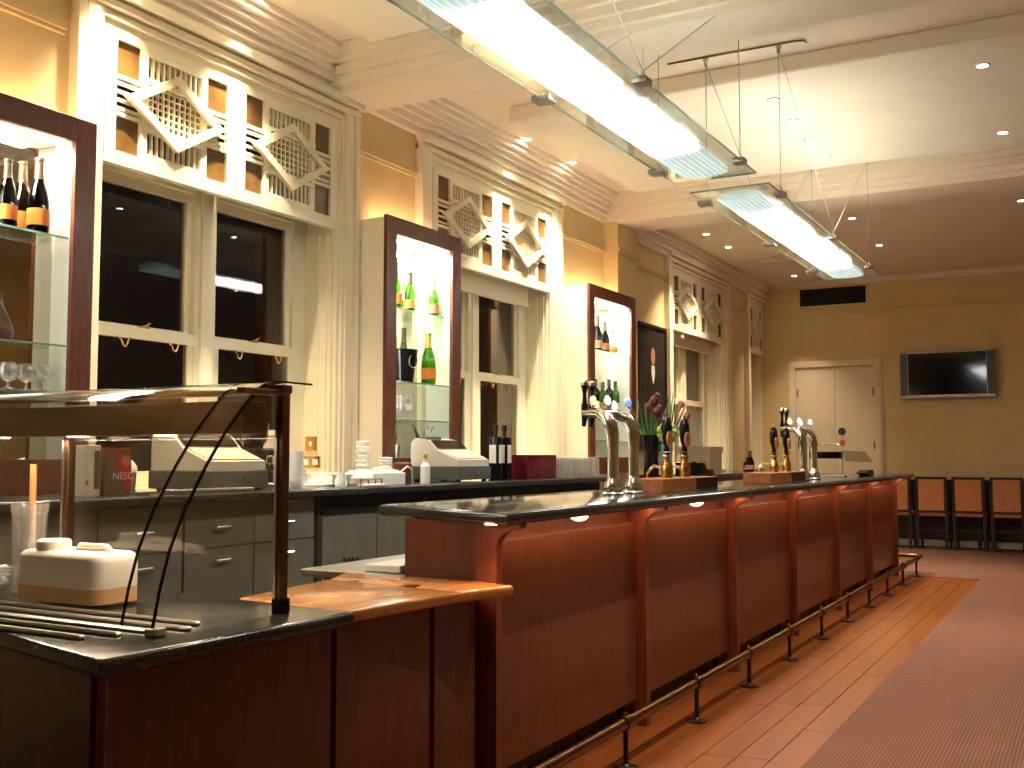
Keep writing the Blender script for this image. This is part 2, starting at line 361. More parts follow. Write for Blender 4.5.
def make_window(n, y0, y1, label, pelmet, panels=2, sash=2):
    t = thing('window_%d' % n, label, 'window', (XW, y0, ZS), kind='structure')
    # casing: stepped mouldings on the wall face
    cz = NB()
    def cas(a, b, d, z1):
        B(cz, XW, XW + d, a, b, 0.0 if False else ZS - .04, z1)
    top = 3.79
    sides = [(y0 - .20, y0, -1), (y1, y1 + .20, 1)] if y1 < 16 else [(y0 - .20, y0, -1)]
    for a, b, s in sides:
        cas(a, b, .03, top)
        if s > 0: cas(a + .03, a + .17, .048, top); cas(a + .06, a + .14, .062, top); cas(a + .15, b, .07, top)
        else: cas(a + .03, b - .03, .048, top); cas(a + .06, b - .06, .062, top); cas(a, a + .05, .07, top)
    ye = min(y1 + .20, YF - .005)
    for z0, z1, d in ((3.60, 3.79, .03), (3.63, 3.66, .05), (3.68, 3.72, .075), (3.74, 3.79, .11)): B(cz, XW, XW + d, y0 - .20, ye, z0, z1)
    part(t, 'casing', cz, 'cream')
    # lining of the reveal
    ln = NB(); B(ln, XG - .03, XW, y0, y0 + .02, ZS, ZH); B(ln, XG - .03, XW, y1 - .02, y1, ZS, ZH); B(ln, XG - .03, XW, y0, y1, ZH - .02, ZH)
    B(ln, XG + .03, XW - .03, y1 - .035, y1 - .02, ZS, 2.82); B(ln, XG + .10, XW - .09, y1 - .045, y1 - .02, ZS, 2.82)
    part(t, 'reveal_lining', ln, 'cream')
    part(t, 'sill', box(XG, XW + .03, y0, y1, ZS - .035, ZS, bev=.008), 'cream')
    # brick edge outside
    br = NB(); B(br, XG - .30, XG - .04, y1 - .16, y1 - .02, ZS, ZH); B(br, XG - .30, XG - .04, y0, y0 + .10, ZS, ZH)
    part(t, 'brick_reveal', br, 'brick')
    # sashes
    c = (y0 + y1) / 2; mull = .17; zt, zm = 2.90, 2.01
    mb = NB(); B(mb, XG - .03, XG + .06, c - mull / 2, c + mull / 2, ZS, ZH); B(mb, XG + .06, XG + .085, c - .05, c + .05, ZS, ZH)
    B(mb, XG - .03, XG + .05, y0 + .02, y0 + .16, ZS, ZH); B(mb, XG - .03, XG + .05, y1 - .16, y1 - .02, ZS, ZH); B(mb, XG - .028, XG + .054, y0 + .16, y1 - .16, zt, zt + .05)
    part(t, 'mullion', mb, 'cream')
    for a, b in ((y0 + .16, c - mull / 2), (c + mull / 2, y1 - .16)):
        up = NB(); s = .042
        B(up, XG - .02, XG + .02, a, a + s, zm, zt); B(up, XG - .02, XG + .02, b - s, b, zm, zt); B(up, XG - .02, XG + .02, a, b, zt - .06, zt); B(up, XG - .02, XG + .02, a, b, zm, zm + .035)
        us = part(t, 'upper_sash', up, 'cream'); part(us, 'glass_pane', B(NB(), XG - .002, XG + .002, a + s, b - s, zm + .035, zt - .06), 'pane')
        lo = NB()
        B(lo, XG + .02, XG + .055, a, a + s, ZS, zm + .02); B(lo, XG + .02, XG + .055, b - s, b, ZS, zm + .02); B(lo, XG + .02, XG + .055, a, b, ZS, ZS + .09); B(lo, XG + .02, XG + .06, a, b, zm - .045, zm + .02)
        ls = part(t, 'lower_sash', lo, 'cream'); part(ls, 'glass_pane', B(NB(), XG + .035, XG + .039, a + s, b - s, ZS + .09, zm - .045), 'pane')
        part(us, 'transom_pane', B(NB(), XG - .002, XG + .002, a, b, zt + .05, ZH - .02), 'pane')
        rg = NB()
        for f in (.28, .78):
            yy = a + (b - a) * f
            tube(rg, [(XG + .068, yy - .045, zm - .045)] + [(XG + .075, yy + .024 * math.sin(q), zm - .048 - .05 * math.cos(q)) for q in (-1.2, -.8, -.4, 0, .4, .8, 1.2)] + [(XG + .068, yy + .045, zm - .045)], .005, 6)
        part(ls, 'sash_lift', rg, 'brass', True)
        lk = NB(); ym = (a + b) / 2; B(lk, XG + .02, XG + .055, ym - .03, ym + .03, zm + .02, zm + .035); tube(lk, [(XG + .04, ym, zm + .03), (XG + .04, ym + .045, zm + .055)], .007, 6)
        part(ls, 'sash_lock', lk, 'brass', True)
    if pelmet:
        pb = NB(); B(pb, XW - .10, XW - .08, y0 + .02, y1 - .25, 2.70, 2.90); B(pb, XW - .12, XW - .07, y0 + .02, y1 - .25, 2.69, 2.715)
        part(t, 'pelmet_board', pb, 'creampanel')
    # fretwork shutters in front of the upper lights
    wd = (y1 - y0) / panels - .012
    for k in range(panels):
        fr, la, di, panes = fret_meshes(wd, FH)
        off = Vector((XW + .03, y0 + .006 + k * (wd + .012), 2.88))
        for b_ in (fr, la, di): bmesh.ops.translate(b_, vec=off, verts=b_.verts)
        f = part(t, 'fretwork_panel', fr, 'cream')
        part(f, 'lattice', la, 'cream', kind='stuff'); part(f, 'diamond_frame', di, 'cream')
        for (u0, u1), (v0, v1) in panes:
            part(f, 'amber_pane', B(NB(), XW + .006, XW + .010, off.y + u0 * wd, off.y + u1 * wd, off.z + v0 * FH, off.z + v1 * FH), 'amber')
    fb = NB(); B(fb, XW - .02, XW + .03, y0, min(y1, YF - .01), 2.855, 2.88); B(fb, XW - .02, XW + .03, y0, min(y1, YF - .01), 3.59, 3.62)
    part(t, 'fretwork_rail', fb, 'cream')
    return t
make_window(1, *WIN[0], 'tall sash window with fretwork shutters nearest the glass food counter', False)
make_window(2, *WIN[1], 'tall sash window with fretwork between the second and third lit cabinets', True)
make_window(3, *WIN[2], 'tall sash window with fretwork just beyond the portrait painting', True)
make_window(4, *WIN[3], 'narrow window with fretwork in the far corner of the room', False, panels=1)

# ------------------------------------------------------------------ lamps: ceiling spots
def build_spot(label, loc):
    t = thing('recessed_spotlight', label, 'ceiling light', loc, 'recessed ceiling spotlights')
    lpart(t, 'trim_ring', lathe(NB(), [(.034, 0), (.036, -.007), (.05, -.005), (.052, 0)], n=18), 'chrome', True)
    lpart(t, 'lamp_lens', lathe(NB(), [(0, -.004), (.033, -.004), (.033, 0)], n=18), 'lampglow')
    light('spot_lamp', 'SPOT', (0, 0, -.015), SPOT_W, WARM, t, size=.03, spot=118, blend=.8)
    return t
def power(t, f, cone=None):
    for c in t.children:
        if c.type == 'LIGHT':
            c.data = c.data.copy(); c.data.energy = SPOT_W * f
            if cone: c.data.spot_size = R(cone); c.data.spot_blend = 1.0
    return t
spot_list = [
    ((-4.275, 5.47, ZC), 'spotlight near the wall above the first fretwork window'),
    ((-4.275, 7.93, ZC), 'spotlight near the wall, first of the pair above the second fretwork window'),
    ((-4.25, 8.78, ZC), 'spotlight near the wall, second of the pair above the second fretwork window'),
    ((-4.03, 12.0, 3.95), 'spotlight over the portrait side, left of the far pair by the third window'),
    ((-4.04, 12.9, 3.95), 'spotlight over the third window, right of the far pair'),
    ((-3.85, 15.45, 3.95), 'spotlight near the far corner above the double doors'),
    ((-2.03, 7.63, 3.94), 'nearest of four spotlights in a close row behind the pendant wires'),
    ((-2.03, 8.19, 3.94), 'second nearest of four spotlights in a close row behind the pendant wires'),
    ((-2.03, 8.75, 3.94), 'third of four spotlights in a close row behind the pendant wires'),
    ((-2.03, 9.33, 3.94), 'farthest of four spotlights in a close row behind the pendant wires'),
    ((-.605, 7.63, 3.94), 'spotlight at the upper right of the white dropped panel'),
    ((-.605, 9.33, 3.94), 'spotlight at the right of the dropped panel, near the far beam'),
    ((-2.33, 11.98, 3.95), 'spotlight beyond the far beam, above the end of the second pendant'),
    ((-2.34, 13.7, 3.95), 'spotlight beyond the far beam, closest to the television'),
    ((-.62, 12.0, 3.95), 'spotlight at the right edge beyond the far beam'),
]
for k, y in enumerate((3.9, 5.25)):
    spot_list.append(((-.605, y, 3.94), 'spotlight %s in the row over the walkway outside the view' % ('first', 'second', 'third')[k]))
for k, y in enumerate((3.75, 4.6)):
    spot_list.append(((-4.275, y, ZC), '%s spotlight by the wall above the first window, outside the view' % ('first', 'second')[k]))
sp0 = None
for loc, lab in spot_list:
    if sp0 is None: sp0 = o = build_spot('recessed ' + lab, loc)
    else: o = dup(sp0, loc, 'recessed ' + lab)
    power(o, WALL_F if loc[0] < -4.2 else (WALK_F if loc[0] > -1 and loc[1] < 10 else (1.5 if loc[1] > 15 else (3.0 if loc[0] < -4 else (2.6 if loc[1] > 11 else .7)))), 72 if loc[0] < -4.2 else (84 if loc[0] < -4.0 else None))
# the rest of the room has dimmed spots further right
for k, (x, y) in enumerate(((2.4, 2.5), (2.4, 7.63), (2.4, 12.5))):
    power(dup(sp0, (x, y, 3.95 if y > 10.7 else ZC), 'recessed spotlight %s in the ceiling to the right of the view' % ('one', 'two', 'three')[k]), 1.6 if y > 10 else .5)

# ------------------------------------------------------------------ pendants
def pendant(y0, y1, label, anch, zt, end=.30):
    xa, xb, z = -2.32, -1.79, 3.04
    t = thing('pendant_light', label, 'pendant light', ((xa + xb) / 2, (y0 + y1) / 2, z), 'long glass pendants over the bar')
    g = part(t, 'glass_sheet', B(NB(), xa + .004, xb - .004, y0 + .004, y1 - .004, z - .006, z + .006), 'clear')
    e = NB(); B(e, xa, xa + .004, y0, y1, z - .006, z + .006); B(e, xb - .004, xb, y0, y1, z - .006, z + .006); B(e, xa, xb, y0, y0 + .004, z - .006, z + .006); B(e, xa, xb, y1 - .004, y1, z - .006, z + .006)
    part(g, 'glass_edge', e, 'edgegreen')
    c = (xa + xb) / 2; hw = .145; zl = z - .012
    segs = [(y0 + .18, y0 + .62, 'diffuser_end'), (y0 + .62, y0 + 1.80, 'diffuser'), (y0 + 1.80, y0 + 2.12, 'diffuser_join'), (y0 + 2.12, y1 - .72, 'diffuser'), (y1 - .72, y1 - .18, 'diffuser_end')]
    for a, b, m in segs:
        poly = [(c + hw * math.cos(q), zl - .024 * math.sin(q)) for q in [math.pi * i / 12 for i in range(13)]]
        part(t, 'diffuser_section', prism(NB(), poly, 1, a, b), m)
    rb = NB()
    for i in range(1, 12):
        q = math.pi * i / 12; x = c + hw * math.cos(q); zz = zl - .024 * math.sin(q)
        B(rb, x - .0025, x + .0025, y0 + .18, y1 - .18, zz - .006, zz - .0005)
    part(t, 'diffuser_rib', rb, 'diffuser_end', kind='stuff')
    part(t, 'uplight_blocker', B(NB(), c - .11, c + .11, y0 + .20, y1 - .20, z + .008, z + .02), 'white')  # unseen tray added to cut the uplight reaching the ceiling
    # clips and wires on both long edges
    ys = (y0 + .33, (y0 + y1) / 2 - .02, y1 - end)
    for x, s in ((xa, -1), (xb, 1)):
        for k, y in enumerate(ys):
            cl = part(t, 'clip', box(x - .05, x + .02 if s > 0 else x + .05, y - .045, y + .045, z - .016, z + .016, bev=.004), 'silver')
            part(cl, 'clip_post', tube(tube(NB(), [(x - .01 * s, y, z + .015), (x - .01 * s, y, z + .05)], .009, 8), [(x - .01 * s, y, z + .05), (x - .01 * s, y, z + .16)], .004, 6), 'chrome', True)
        xx = x - .01 * s
        part(t, 'wire', tube(NB(), [(xx, ys[0], z + .15), (xx, ys[0], zt[0])], .0028, 6), 'silver')
        part(t, 'wire', tube(NB(), [(xx, ys[2], z + .15), (xx, ys[2], zt[1])], .0028, 6), 'silver')
        part(t, 'wire', tube(NB(), [(xx, ys[1], z + .05), (xx, ys[0], zt[0] - .03)], .0028, 6), 'silver')
        part(t, 'wire', tube(NB(), [(xx, ys[1], z + .05), (xx, ys[2], zt[1] - .03)], .0028, 6), 'silver')
        for yy, zz in ((ys[0], zt[0]), (ys[2], zt[1])): part(t, 'ceiling_anchor', lathe(NB(), [(.012, -.05), (.012, -.02), (.02, -.015), (.02, 0)], (xx, yy, zz), 10), 'silver', True)
    part(t, 'ceiling_strip', tube(NB(), [(xa - .25, ys[0] - .05, zt[0] - .004), (xb + .12, ys[0] - .05, zt[0] - .014), (xb + .17, ys[0] - .02, zt[0] - .010), (xb + .17, ys[0] + .03, zt[0] - .004)], .007, 6), 'bronze', True)
    return t
pendant(2.70, 6.30, 'long glass pendant nearest the viewer, cut by the top of the picture', None, (3.94, ZC))
pendant(6.58, 10.50, 'second long glass pendant hanging further along the bar', None, (ZC, ZC), .50)

# ------------------------------------------------------------------ far wall: doors, vent, television
t = thing('door_1', 'pale cream double doors in the end wall', 'door', (-3.455, YF, 0), kind='structure')
df = NB()
for d, i in ((.03, 0), (.045, .03)):
    B(df, -4.14 + i, -4.045, YF - d, YF, 0, 2.735 - i); B(df, -2.865, -2.77 - i, YF - d, YF, 0, 2.735 - i); B(df, -4.14 + i, -2.77 - i, YF - d, YF, 2.64, 2.735 - i)
part(t, 'door_frame', df, 'creampanel')
for a, b in ((-4.042, -3.458), (-3.452, -2.868)):
    lf = part(t, 'door_leaf', B(NB(), a, b, YF - .022, YF - .002, .012, 2.632), 'creampanel')
    hx = a + .03 if a < -3.9 else b - .03
    hg = NB()
    for z in (.5, 1.45, 2.25): tube(hg, [(hx, YF - .026, z - .06), (hx, YF - .026, z + .06)], .009, 6)
    part(lf, 'hinge', hg, 'bronze', True)
    if a > -3.9:
        part(lf, 'fire_door_sign', tube(NB(), [(a + .09, YF - .022, 1.66), (a + .09, YF - .028, 1.66)], .055, 18), 'signblue')
        part(lf, 'warning_sticker', B(NB(), a + .06, a + .13, YF - .026, YF - .022, 1.44, 1.53), 'signred')
t = thing('wall_vent', 'black ventilation grille high on the end wall above the doors', 'vent', (-3.46, YF, 3.57))
part(t, 'backing', B(NB(), -3.95, -2.97, YF - .02, YF - .004, 3.575, 3.845), 'void')
fr = NB()
for q in ((-3.975, -2.945, 3.555, 3.58), (-3.975, -2.945, 3.84, 3.865), (-3.975, -3.95, 3.555, 3.865), (-2.97, -2.945, 3.555, 3.865)): B(fr, q[0], q[1], YF - .035, YF - .002, q[2], q[3])
part(t, 'frame', fr, 'wall')
for k in range(9): part(t, 'louvre', B(NB(), -3.95, -2.97, YF - .03, YF - .022, 3.59 + k * .028, 3.60 + k * .028), 'void')
t = thing('television', 'wide silver framed plasma television mounted on the end wall', 'television', (-1.86, YF, 2.11))
part(t, 'wall_bracket', B(NB(), -2.1, -1.6, YF - .06, YF - .003, 2.3, 2.65), 'black')
cs = part(t, 'casing', box(-2.50, -1.22, YF - .16, YF - .06, 2.11, 2.80, bev=.02), 'silver')
part(t, 'speaker_panel', B(NB(), -2.485, -2.39, YF - .166, YF - .155, 2.16, 2.77), 'greydark'); part(t, 'speaker_panel', B(NB(), -1.33, -1.235, YF - .166, YF - .155, 2.16, 2.77), 'greydark')
part(t, 'screen', B(NB(), -2.38, -1.34, YF - .168, YF - .155, 2.165, 2.765), 'screen')

# ------------------------------------------------------------------ chairs and console at the far wall
def make_chair(label):
    t = thing('dining_chair', label, 'chair', (0, 0, 0), 'chairs lined up along the end wall')
    w2 = .19
    for s in (-1, 1):
        lpart(t, 'back_leg', prism(NB(), [(-.235, 0), (-.20, 0), (-.18, .48), (-.205, 1.0), (-.235, 1.0), (-.215, .48)], 0, s * w2 - .017, s * w2 + .017), 'darkwood')
        lpart(t, 'front_leg', B(NB(), s * w2 - .017, s * w2 + .017, .18, .215, 0, .46), 'darkwood')
        lpart(t, 'side_stretcher', B(NB(), s * w2 - .01, s * w2 + .01, -.2, .19, .24, .265), 'darkwood')
    lpart(t, 'back_frame', B(B(NB(), -w2, w2, -.23, -.205, .965, 1.0), -w2, w2, -.22, -.19, .51, .535), 'darkwood')
    lpart(t, 'backrest', box(-w2 + .022, w2 - .022, -.236, -.195, .535, .965, bev=.008), 'tan')
    lpart(t, 'seat', box(-w2 - .01, w2 + .01, -.19, .22, .455, .51, bev=.015), 'tan')
    lpart(t, 'rear_stretcher', B(NB(), -w2, w2, -.21, -.19, .25, .275), 'darkwood')
    return t
names = ['partly hidden behind the end of the bar', 'just right of the end of the bar', 'second from the right edge of the picture', 'nearest the right edge of the picture']
ch = make_chair('dark framed chair with tan back, ' + names[0]); ch.location = (-2.53, 15.83 - .0, .004)
for k in range(1, 4): dup(ch, (-2.53 + .475 * k, 15.83, .004), 'dark framed chair with tan back, ' + names[k])
# chairs are seen from behind: their backs face the viewer. A narrow console stands along the wall behind them
t = thing('console_table', 'long dark console shelf against the end wall behind the chairs', 'table', (-1.4, 16.1, 0))
part(t, 'table_top', box(-2.76, .9, 16.07, YF - .04, .925, .955, bev=.005), 'darkwood')
part(t, 'back_panel', B(NB(), -2.72, .86, 16.14, YF - .04, .10, .925), 'darkwood')
for x in (-2.70, -1.5, -.3, .83): part(t, 'leg', B(NB(), x - .025, x + .025, 16.09, 16.14, 0, .925), 'darkwood')
sk = tag(obj('floor_socket_box', box(-1.98, -1.82, 16.09, 16.139, .09, .20, bev=.006), 'black'), 'small black socket box low on the end wall', 'socket box')

# ------------------------------------------------------------------ bar front
XP = -2.0; ZB = 1.10
fins = [3.38 + 1.45 * k for k in range(7)]
t = thing('bar_counter', 'long cherry wood bar front with seven fins and underlit panels', 'bar', (XP, 7.7, 0))
part(t, 'carcass', B(NB(), -2.32, XP - .03, 3.43, 12.10, 0.13, 1.055), 'cherry')
part(t, 'plinth', B(NB(), -2.30, XP - .10, 3.42, 12.08, 0, .13), 'void')
part(t, 'end_panel', B(NB(), -2.375, XP - .03, 3.40, 3.43, 0, 1.055), 'cherry')
part(t, 'end_panel', B(NB(), -2.325, XP, 12.10, 12.14, 0, 1.055), 'cherry')
for k, y in enumerate(fins):
    arc = [(-1.835 - .075 * math.sin(q), .985 + .062 - .062 * (1 - math.cos(q)) - .0) for q in [0]]
    prof = [(XP - .03, 0), (-1.94, 0), (-1.94, .965)] + [(-1.94 + .10 * (1 - math.cos(q)), .965 + .07 * math.sin(q)) for q in [R(15 * i) for i in range(1, 7)]] + [(-1.84, 1.055), (XP - .03, 1.055)]
    part(t, 'fin', prism(NB(), prof, 1, y - .022, y + .022), 'cherrylight')
for k in range(6):
    a, b = fins[k] + .075, fins[k + 1] - .035
    pn = part(t, 'front_panel', box(XP - .03, XP + .012, a - .035, b, .125, .975, bev=.003, seg=1), 'cherry')
    part(t, 'kick_strip', B(NB(), XP - .10, XP - .09, a - .03, (a + b) / 2 - .004, .005, .12), 'black'); part(t, 'kick_strip', B(NB(), XP - .10, XP - .09, (a + b) / 2 + .004, b, .005, .12), 'black')
ys = [3.265] + [(fins[k] + fins[k + 1]) / 2 + dy for k in range(6) for dy in (-.15,)]
for k, y in enumerate(ys):
    dz = .026 if k in (1, 2) else .006
    pk = part(t, 'under_counter_light', lathe(NB(), [(.042, 0), (.044, -.005), (.050, -.004), (.050, 0)], (-1.89, y, 1.055), 16), 'chrome', True)
    part(pk, 'lamp_lens', lathe(NB(), [(0, -dz), (.018, -dz * .92), (.034, -dz * .55), (.041, -.001)], (-1.89, y, 1.055), 16), 'puckglow', True)
light('end_lamp', 'SPOT', Vector((-1.89, ys[0], 1.04)) - t.location, 1.3, (1, .50, .22), t, size=.03, spot=95, blend=.5)
for k in range(6):
    a, b = fins[k] + .03, fins[k + 1] - .03
    part(t, 'light_strip', B(NB(), -1.925, -1.90, a, b, 1.049, 1.0545), 'puckglow')  # added strip and area lamp, spread the round lamps' glow evenly along the panels
    light('added_strip_lamp', 'AREA', Vector((-1.913, (a + b) / 2, 1.046)) - t.location, .42, (1, .44, .18), t, size=.025, size_y=b - a)
def slab(poly, z0, z1, r, seg=3):
    bm = prism(NB(), poly, 2, z0, z1); bmesh.ops.recalc_face_normals(bm, faces=bm.faces)
    es = [e for e in bm.edges if abs(e.verts[0].co.z - e.verts[1].co.z) < 1e-5]
    bmesh.ops.bevel(bm, geom=es, offset=r, segments=seg, profile=.5, affect='EDGES'); return bm
tag(obj('granite_worktop', slab([(-2.58, 3.50), (-1.80, 3.19), (-1.80, 12.36), (-2.58, 12.36)], 1.055, ZB, .018), 'granite', None, True), 'polished black granite top of the long bar', 'worktop')
# work surface behind the bar
t = thing('back_bar_sink', 'stainless work surface on the staff side of the bar', 'worktop', (-2.62, 7.7, 0))
part(t, 'work_top', box(-2.92, -2.38, 3.42, 12.05, .80, .83, bev=.005), 'steel')
part(t, 'cupboard', B(NB(), -2.86, -2.385, 3.5, 12.0, 0, .80), 'greycab')
tag(obj('white_tray', box(-2.62, -2.44, 3.46, 3.72, .832, .862, bev=.006), 'white'), 'flat white tray on the steel work surface behind the bar', 'tray')

# foot rail
t = thing('foot_rail', 'brass foot rail on short posts along the foot of the bar', 'foot rail', (-1.765, 7.7, 0))
zr = .185; st = [3.25 + .886 * k for k in range(11)]
part(t, 'rail', tube(NB(), [(-1.765, 3.0, zr), (-1.765, 12.42, zr), (-1.775, 12.47, zr), (-1.81, 12.50, zr), (-2.02, 12.50, zr)], .024, 14), 'bronze', True)
for y in st:
    if y > 12.45: continue
    p = part(t, 'post', tube(NB(), [(-1.765, y, .01), (-1.765, y, zr - .03)], .011, 10), 'black', True)
    part(p, 'floor_flange', lathe(NB(), [(.052, 0), (.052, .006), (.02, .012), (.012, .02)], (-1.765, y, 0), 16), 'black', True)
    part(p, 'screw_cap', lathe(NB(), [(.007, .006), (.006, .013), (0, .014)], (-1.73, y - .01, 0), 8), 'chrome', True)
    part(t, 'collar', tube(NB(), [(-1.765, y - .025, zr), (-1.765, y + .025, zr)], .031, 14), 'bronze', True)
    part(t, 'collar_knob', lathe(NB(), [(.010, .02), (.012, .034), (.006, .044), (0, .045)], (-1.765, y, zr), 10), 'brass', True)

# ------------------------------------------------------------------ flap and food counter
ZFc = .84
t = thing('counter_cupboard', 'cherry wood base panel under the lift up counter flap', 'counter', (-2.2, 2.9, 0))
part(t, 'side_panel', B(NB(), -2.04, -2.005, 2.52, 3.02, 0, ZFc - .04), 'cherry'); part(t, 'side_panel', B(NB(), -2.035, -1.995, 3.035, 3.30, 0, ZFc - .04), 'cherry')
part(t, 'inner_post', B(NB(), -2.10, -2.05, 2.52, 3.33, 0, ZFc - .04), 'void')
t = tag(obj('counter_flap', slab([(-2.46, 2.585), (-1.965, 2.525), (-1.905, 3.06), (-2.53, 3.12)], ZFc - .04, ZFc, .014), 'orangewood', None, True), 'orange varnished wooden counter flap beside the granite food counter', 'counter flap')
t = thing('flap_landing', 'small orange wooden landing between flap and bar end', 'counter', (-2.1, 3.2, ZFc))
part(t, 'landing_top', slab([(-2.53, 3.125), (-1.905, 3.065), (-1.835, 3.30), (-2.0, 3.342), (-2.62, 3.345)], ZFc - .04, ZFc, .014), 'orangewood', True)
for x, y in ((-2.14, 3.10), (-2.42, 3.12)): part(t, 'hinge', box(x - .03, x + .03, y - .02, y + .02, ZFc, ZFc + .003, bev=.001, seg=1), 'bronze')
t = thing('food_counter', 'dark cherry wood food counter at the near end of the bar', 'counter', (-2.5, 2.0, 0))
FP = [(-2.04, 1.70), (-2.01, 2.50), (-3.55, 2.62), (-3.55, 2.08)]
part(t, 'carcass', prism(NB(), [(-2.06, 1.72), (-2.03, 2.48), (-3.55, 2.60), (-3.55, 2.10)], 2, 0, ZFc - .045), 'cherry')
part(t, 'front_panel', prism(NB(), [(-2.038, 1.71), (-2.014, 2.505), (-2.034, 2.505), (-2.06, 1.71)], 2, 0, ZFc - .045), 'cherry')
part(t, 'corner_bead', lathe(NB(), [(.012, 0), (.012, ZFc - .045)], (-2.042, 1.705, 0), 10), 'cherrylight')
part(t, 'front_panel', prism(NB(), [(-2.07, 1.695), (-3.55, 2.055), (-3.55, 2.09), (-2.07, 1.72)], 2, 0, ZFc - .045), 'cherry')
tag(obj('granite_worktop', slab([(-1.975, 1.635), (-1.94, 2.52), (-3.6, 2.66), (-3.6, 2.05)], ZFc - .045, ZFc, .018), 'granitefood', None, True), 'black granite top of the near food counter', 'worktop')
# tray rails on the deck
t = thing('tray_slide', 'ribbed metal tray slide in front of the curved glass', 'tray slide', (-2.6, 1.95, ZFc))
for k in range(5):
    y = 1.79 + .075 * k
    part(t, 'bar', box(-3.5, -2.10 - .045 * abs(k - 3), y + .0, y + .022, ZFc, ZFc + .012, bev=.004, seg=1), 'steel')
# curved glass display
curve = [(1.913, .862), (1.922, .90), (1.934, .956), (1.964, 1.055), (2.012, 1.156), (2.05, 1.216), (2.087, 1.274), (2.16, 1.371), (2.236, 1.452), (2.275, 1.488), (2.304, 1.505), (2.34, 1.516), (2.381, 1.520), (2.52, 1.520)]
t = thing('glass_display_case', 'curved glass food display case standing on the granite counter', 'display case', (-2.6, 2.2, ZFc))
def ribbon(x0, x1, th=.006):
    bm = NB(); inner = [(y + th * .8, z - th * .6) for y, z in curve]
    poly = curve + inner[::-1]; prism(bm, poly, 0, x0, x1); return bm
part(t, 'front_glass', ribbon(-2.225, -2.12), 'sneeze', True); part(t, 'front_glass', ribbon(-3.5, -2.235), 'sneeze', True)
def strip(x, w_=.004):
    bm = NB(); poly = [(y - .001, z + .001) for y, z in curve] + [(y + .006, z - .005) for y, z in curve[::-1]]
    return prism(bm, poly, 0, x - w_ / 2, x + w_ / 2)
part(t, 'glass_edge', strip(-2.116), 'blackgloss'); part(t, 'glass_joint', strip(-2.23, .003), 'edgedark')
endp = [(y + .008, z - .004) for y, z in curve if y < 2.36] + [(2.365, 1.50), (2.365, .842)]
part(t, 'end_glass', prism(NB(), endp, 0, -2.113, -2.107), 'sneeze')
for x in (-2.10, -3.04):
    p = part(t, 'post', box(x - .013, x + .013, 2.362, 2.394, ZFc, 1.50, bev=.003), 'bronze')
    part(p, 'post_foot', box(x - .018, x + .018, 2.356, 2.400, ZFc, ZFc + .045, bev=.004), 'blackgloss'); part(p, 'bright_strip', B(NB(), x - .014, x - .006, 2.358, 2.362, ZFc + .05, 1.49), 'steel')
part(t, 'top_frame', box(-3.5, -2.08, 2.35, 2.395, 1.482, 1.508, bev=.004), 'bronze')
part(t, 'top_frame', box(-2.118, -2.085, 2.20, 2.37, 1.475, 1.492, bev=.003), 'bronze')
part(t, 'upright_rod', tube(NB(), [(-3.2, 2.36, ZFc), (-3.2, 2.36, 1.27)], .011, 10), 'tan', True)
hb = part(t, 'heat_lamp_hood', box(-3.5, -2.135, 2.25, 2.345, 1.362, 1.458, bev=.004), 'bronze')
for x in (-3.3, -2.9, -2.5):
    part(hb, 'heat_lamp', lathe(NB(), [(0, -.004), (.03, -.004), (.036, 0)], (x, 2.298, 1.362), 14), 'puckglow')
light('hood_light', 'AREA', Vector((-2.8, 2.298, 1.352)) - t.location, 3.0, (1, .82, .6), t, size=1.2, size_y=.05)
part(hb, 'hood_seam', B(NB(), -3.245, -3.24, 2.247, 2.25, 1.362, 1.458), 'black')
part(t, 'back_glass', B(NB(), -3.02, -2.13, 2.378, 2.384, 1.0, 1.36), 'sneeze')
part(t, 'glass_clip', box(-2.135, -2.095, 1.905, 1.945, ZFc, ZFc + .022, bev=.004), 'steel')
# things inside the case
t = thing('plastic_container', 'squat white plastic jerrycan with peach contents inside the glass case', 'container', (-2.81, 2.24, ZFc))
def rbox(bm, x0, x1, y0, y1, z0, z1, r, seg=3):
    b2 = box(x0, x1, y0, y1, z0, z1, bev=r, seg=seg); me = bpy.data.meshes.new('tmp'); b2.to_mesh(me); bm.from_mesh(me); bpy.data.meshes.remove(me); b2.free(); return bm
def rounded(x0, x1, y0, y1, rr_): return [(cx_ + rr_ * math.cos(R(a)), cy_ + rr_ * math.sin(R(a))) for cx_, cy_, a0 in ((x1 - rr_, y1 - rr_, 0), (x0 + rr_, y1 - rr_, 90), (x0 + rr_, y0 + rr_, 180), (x1 - rr_, y0 + rr_, 270)) for a in range(a0, a0 + 91, 18)]
ol = rounded(-3.0, -2.62, 2.15, 2.33, .04)
bd = prism(NB(), ol, 2, ZFc + .058, ZFc + .165); bmesh.ops.recalc_face_normals(bd, faces=bd.faces)
bmesh.ops.bevel(bd, geom=[e for e in bd.edges if min(v.co.z for v in e.verts) > ZFc + .16], offset=.03, segments=4, profile=.5, affect='EDGES')
part(t, 'body', bd, 'whiteplastic', True)
part(t, 'contents_band', prism(NB(), ol, 2, ZFc + .0125, ZFc + .058), 'peachliquid', True)
part(t, 'cap', lathe(NB(), [(.052, .15), (.052, .19), (.045, .196), (0, .196)], (-2.90, 2.22, ZFc), 20), 'whiteplastic', True)
part(t, 'handle', tube(NB(), [(-2.81, 2.24, ZFc + .16), (-2.80, 2.24, ZFc + .176), (-2.68, 2.24, ZFc + .176), (-2.66, 2.24, ZFc + .16)], .012, 8), 'whiteplastic', True)
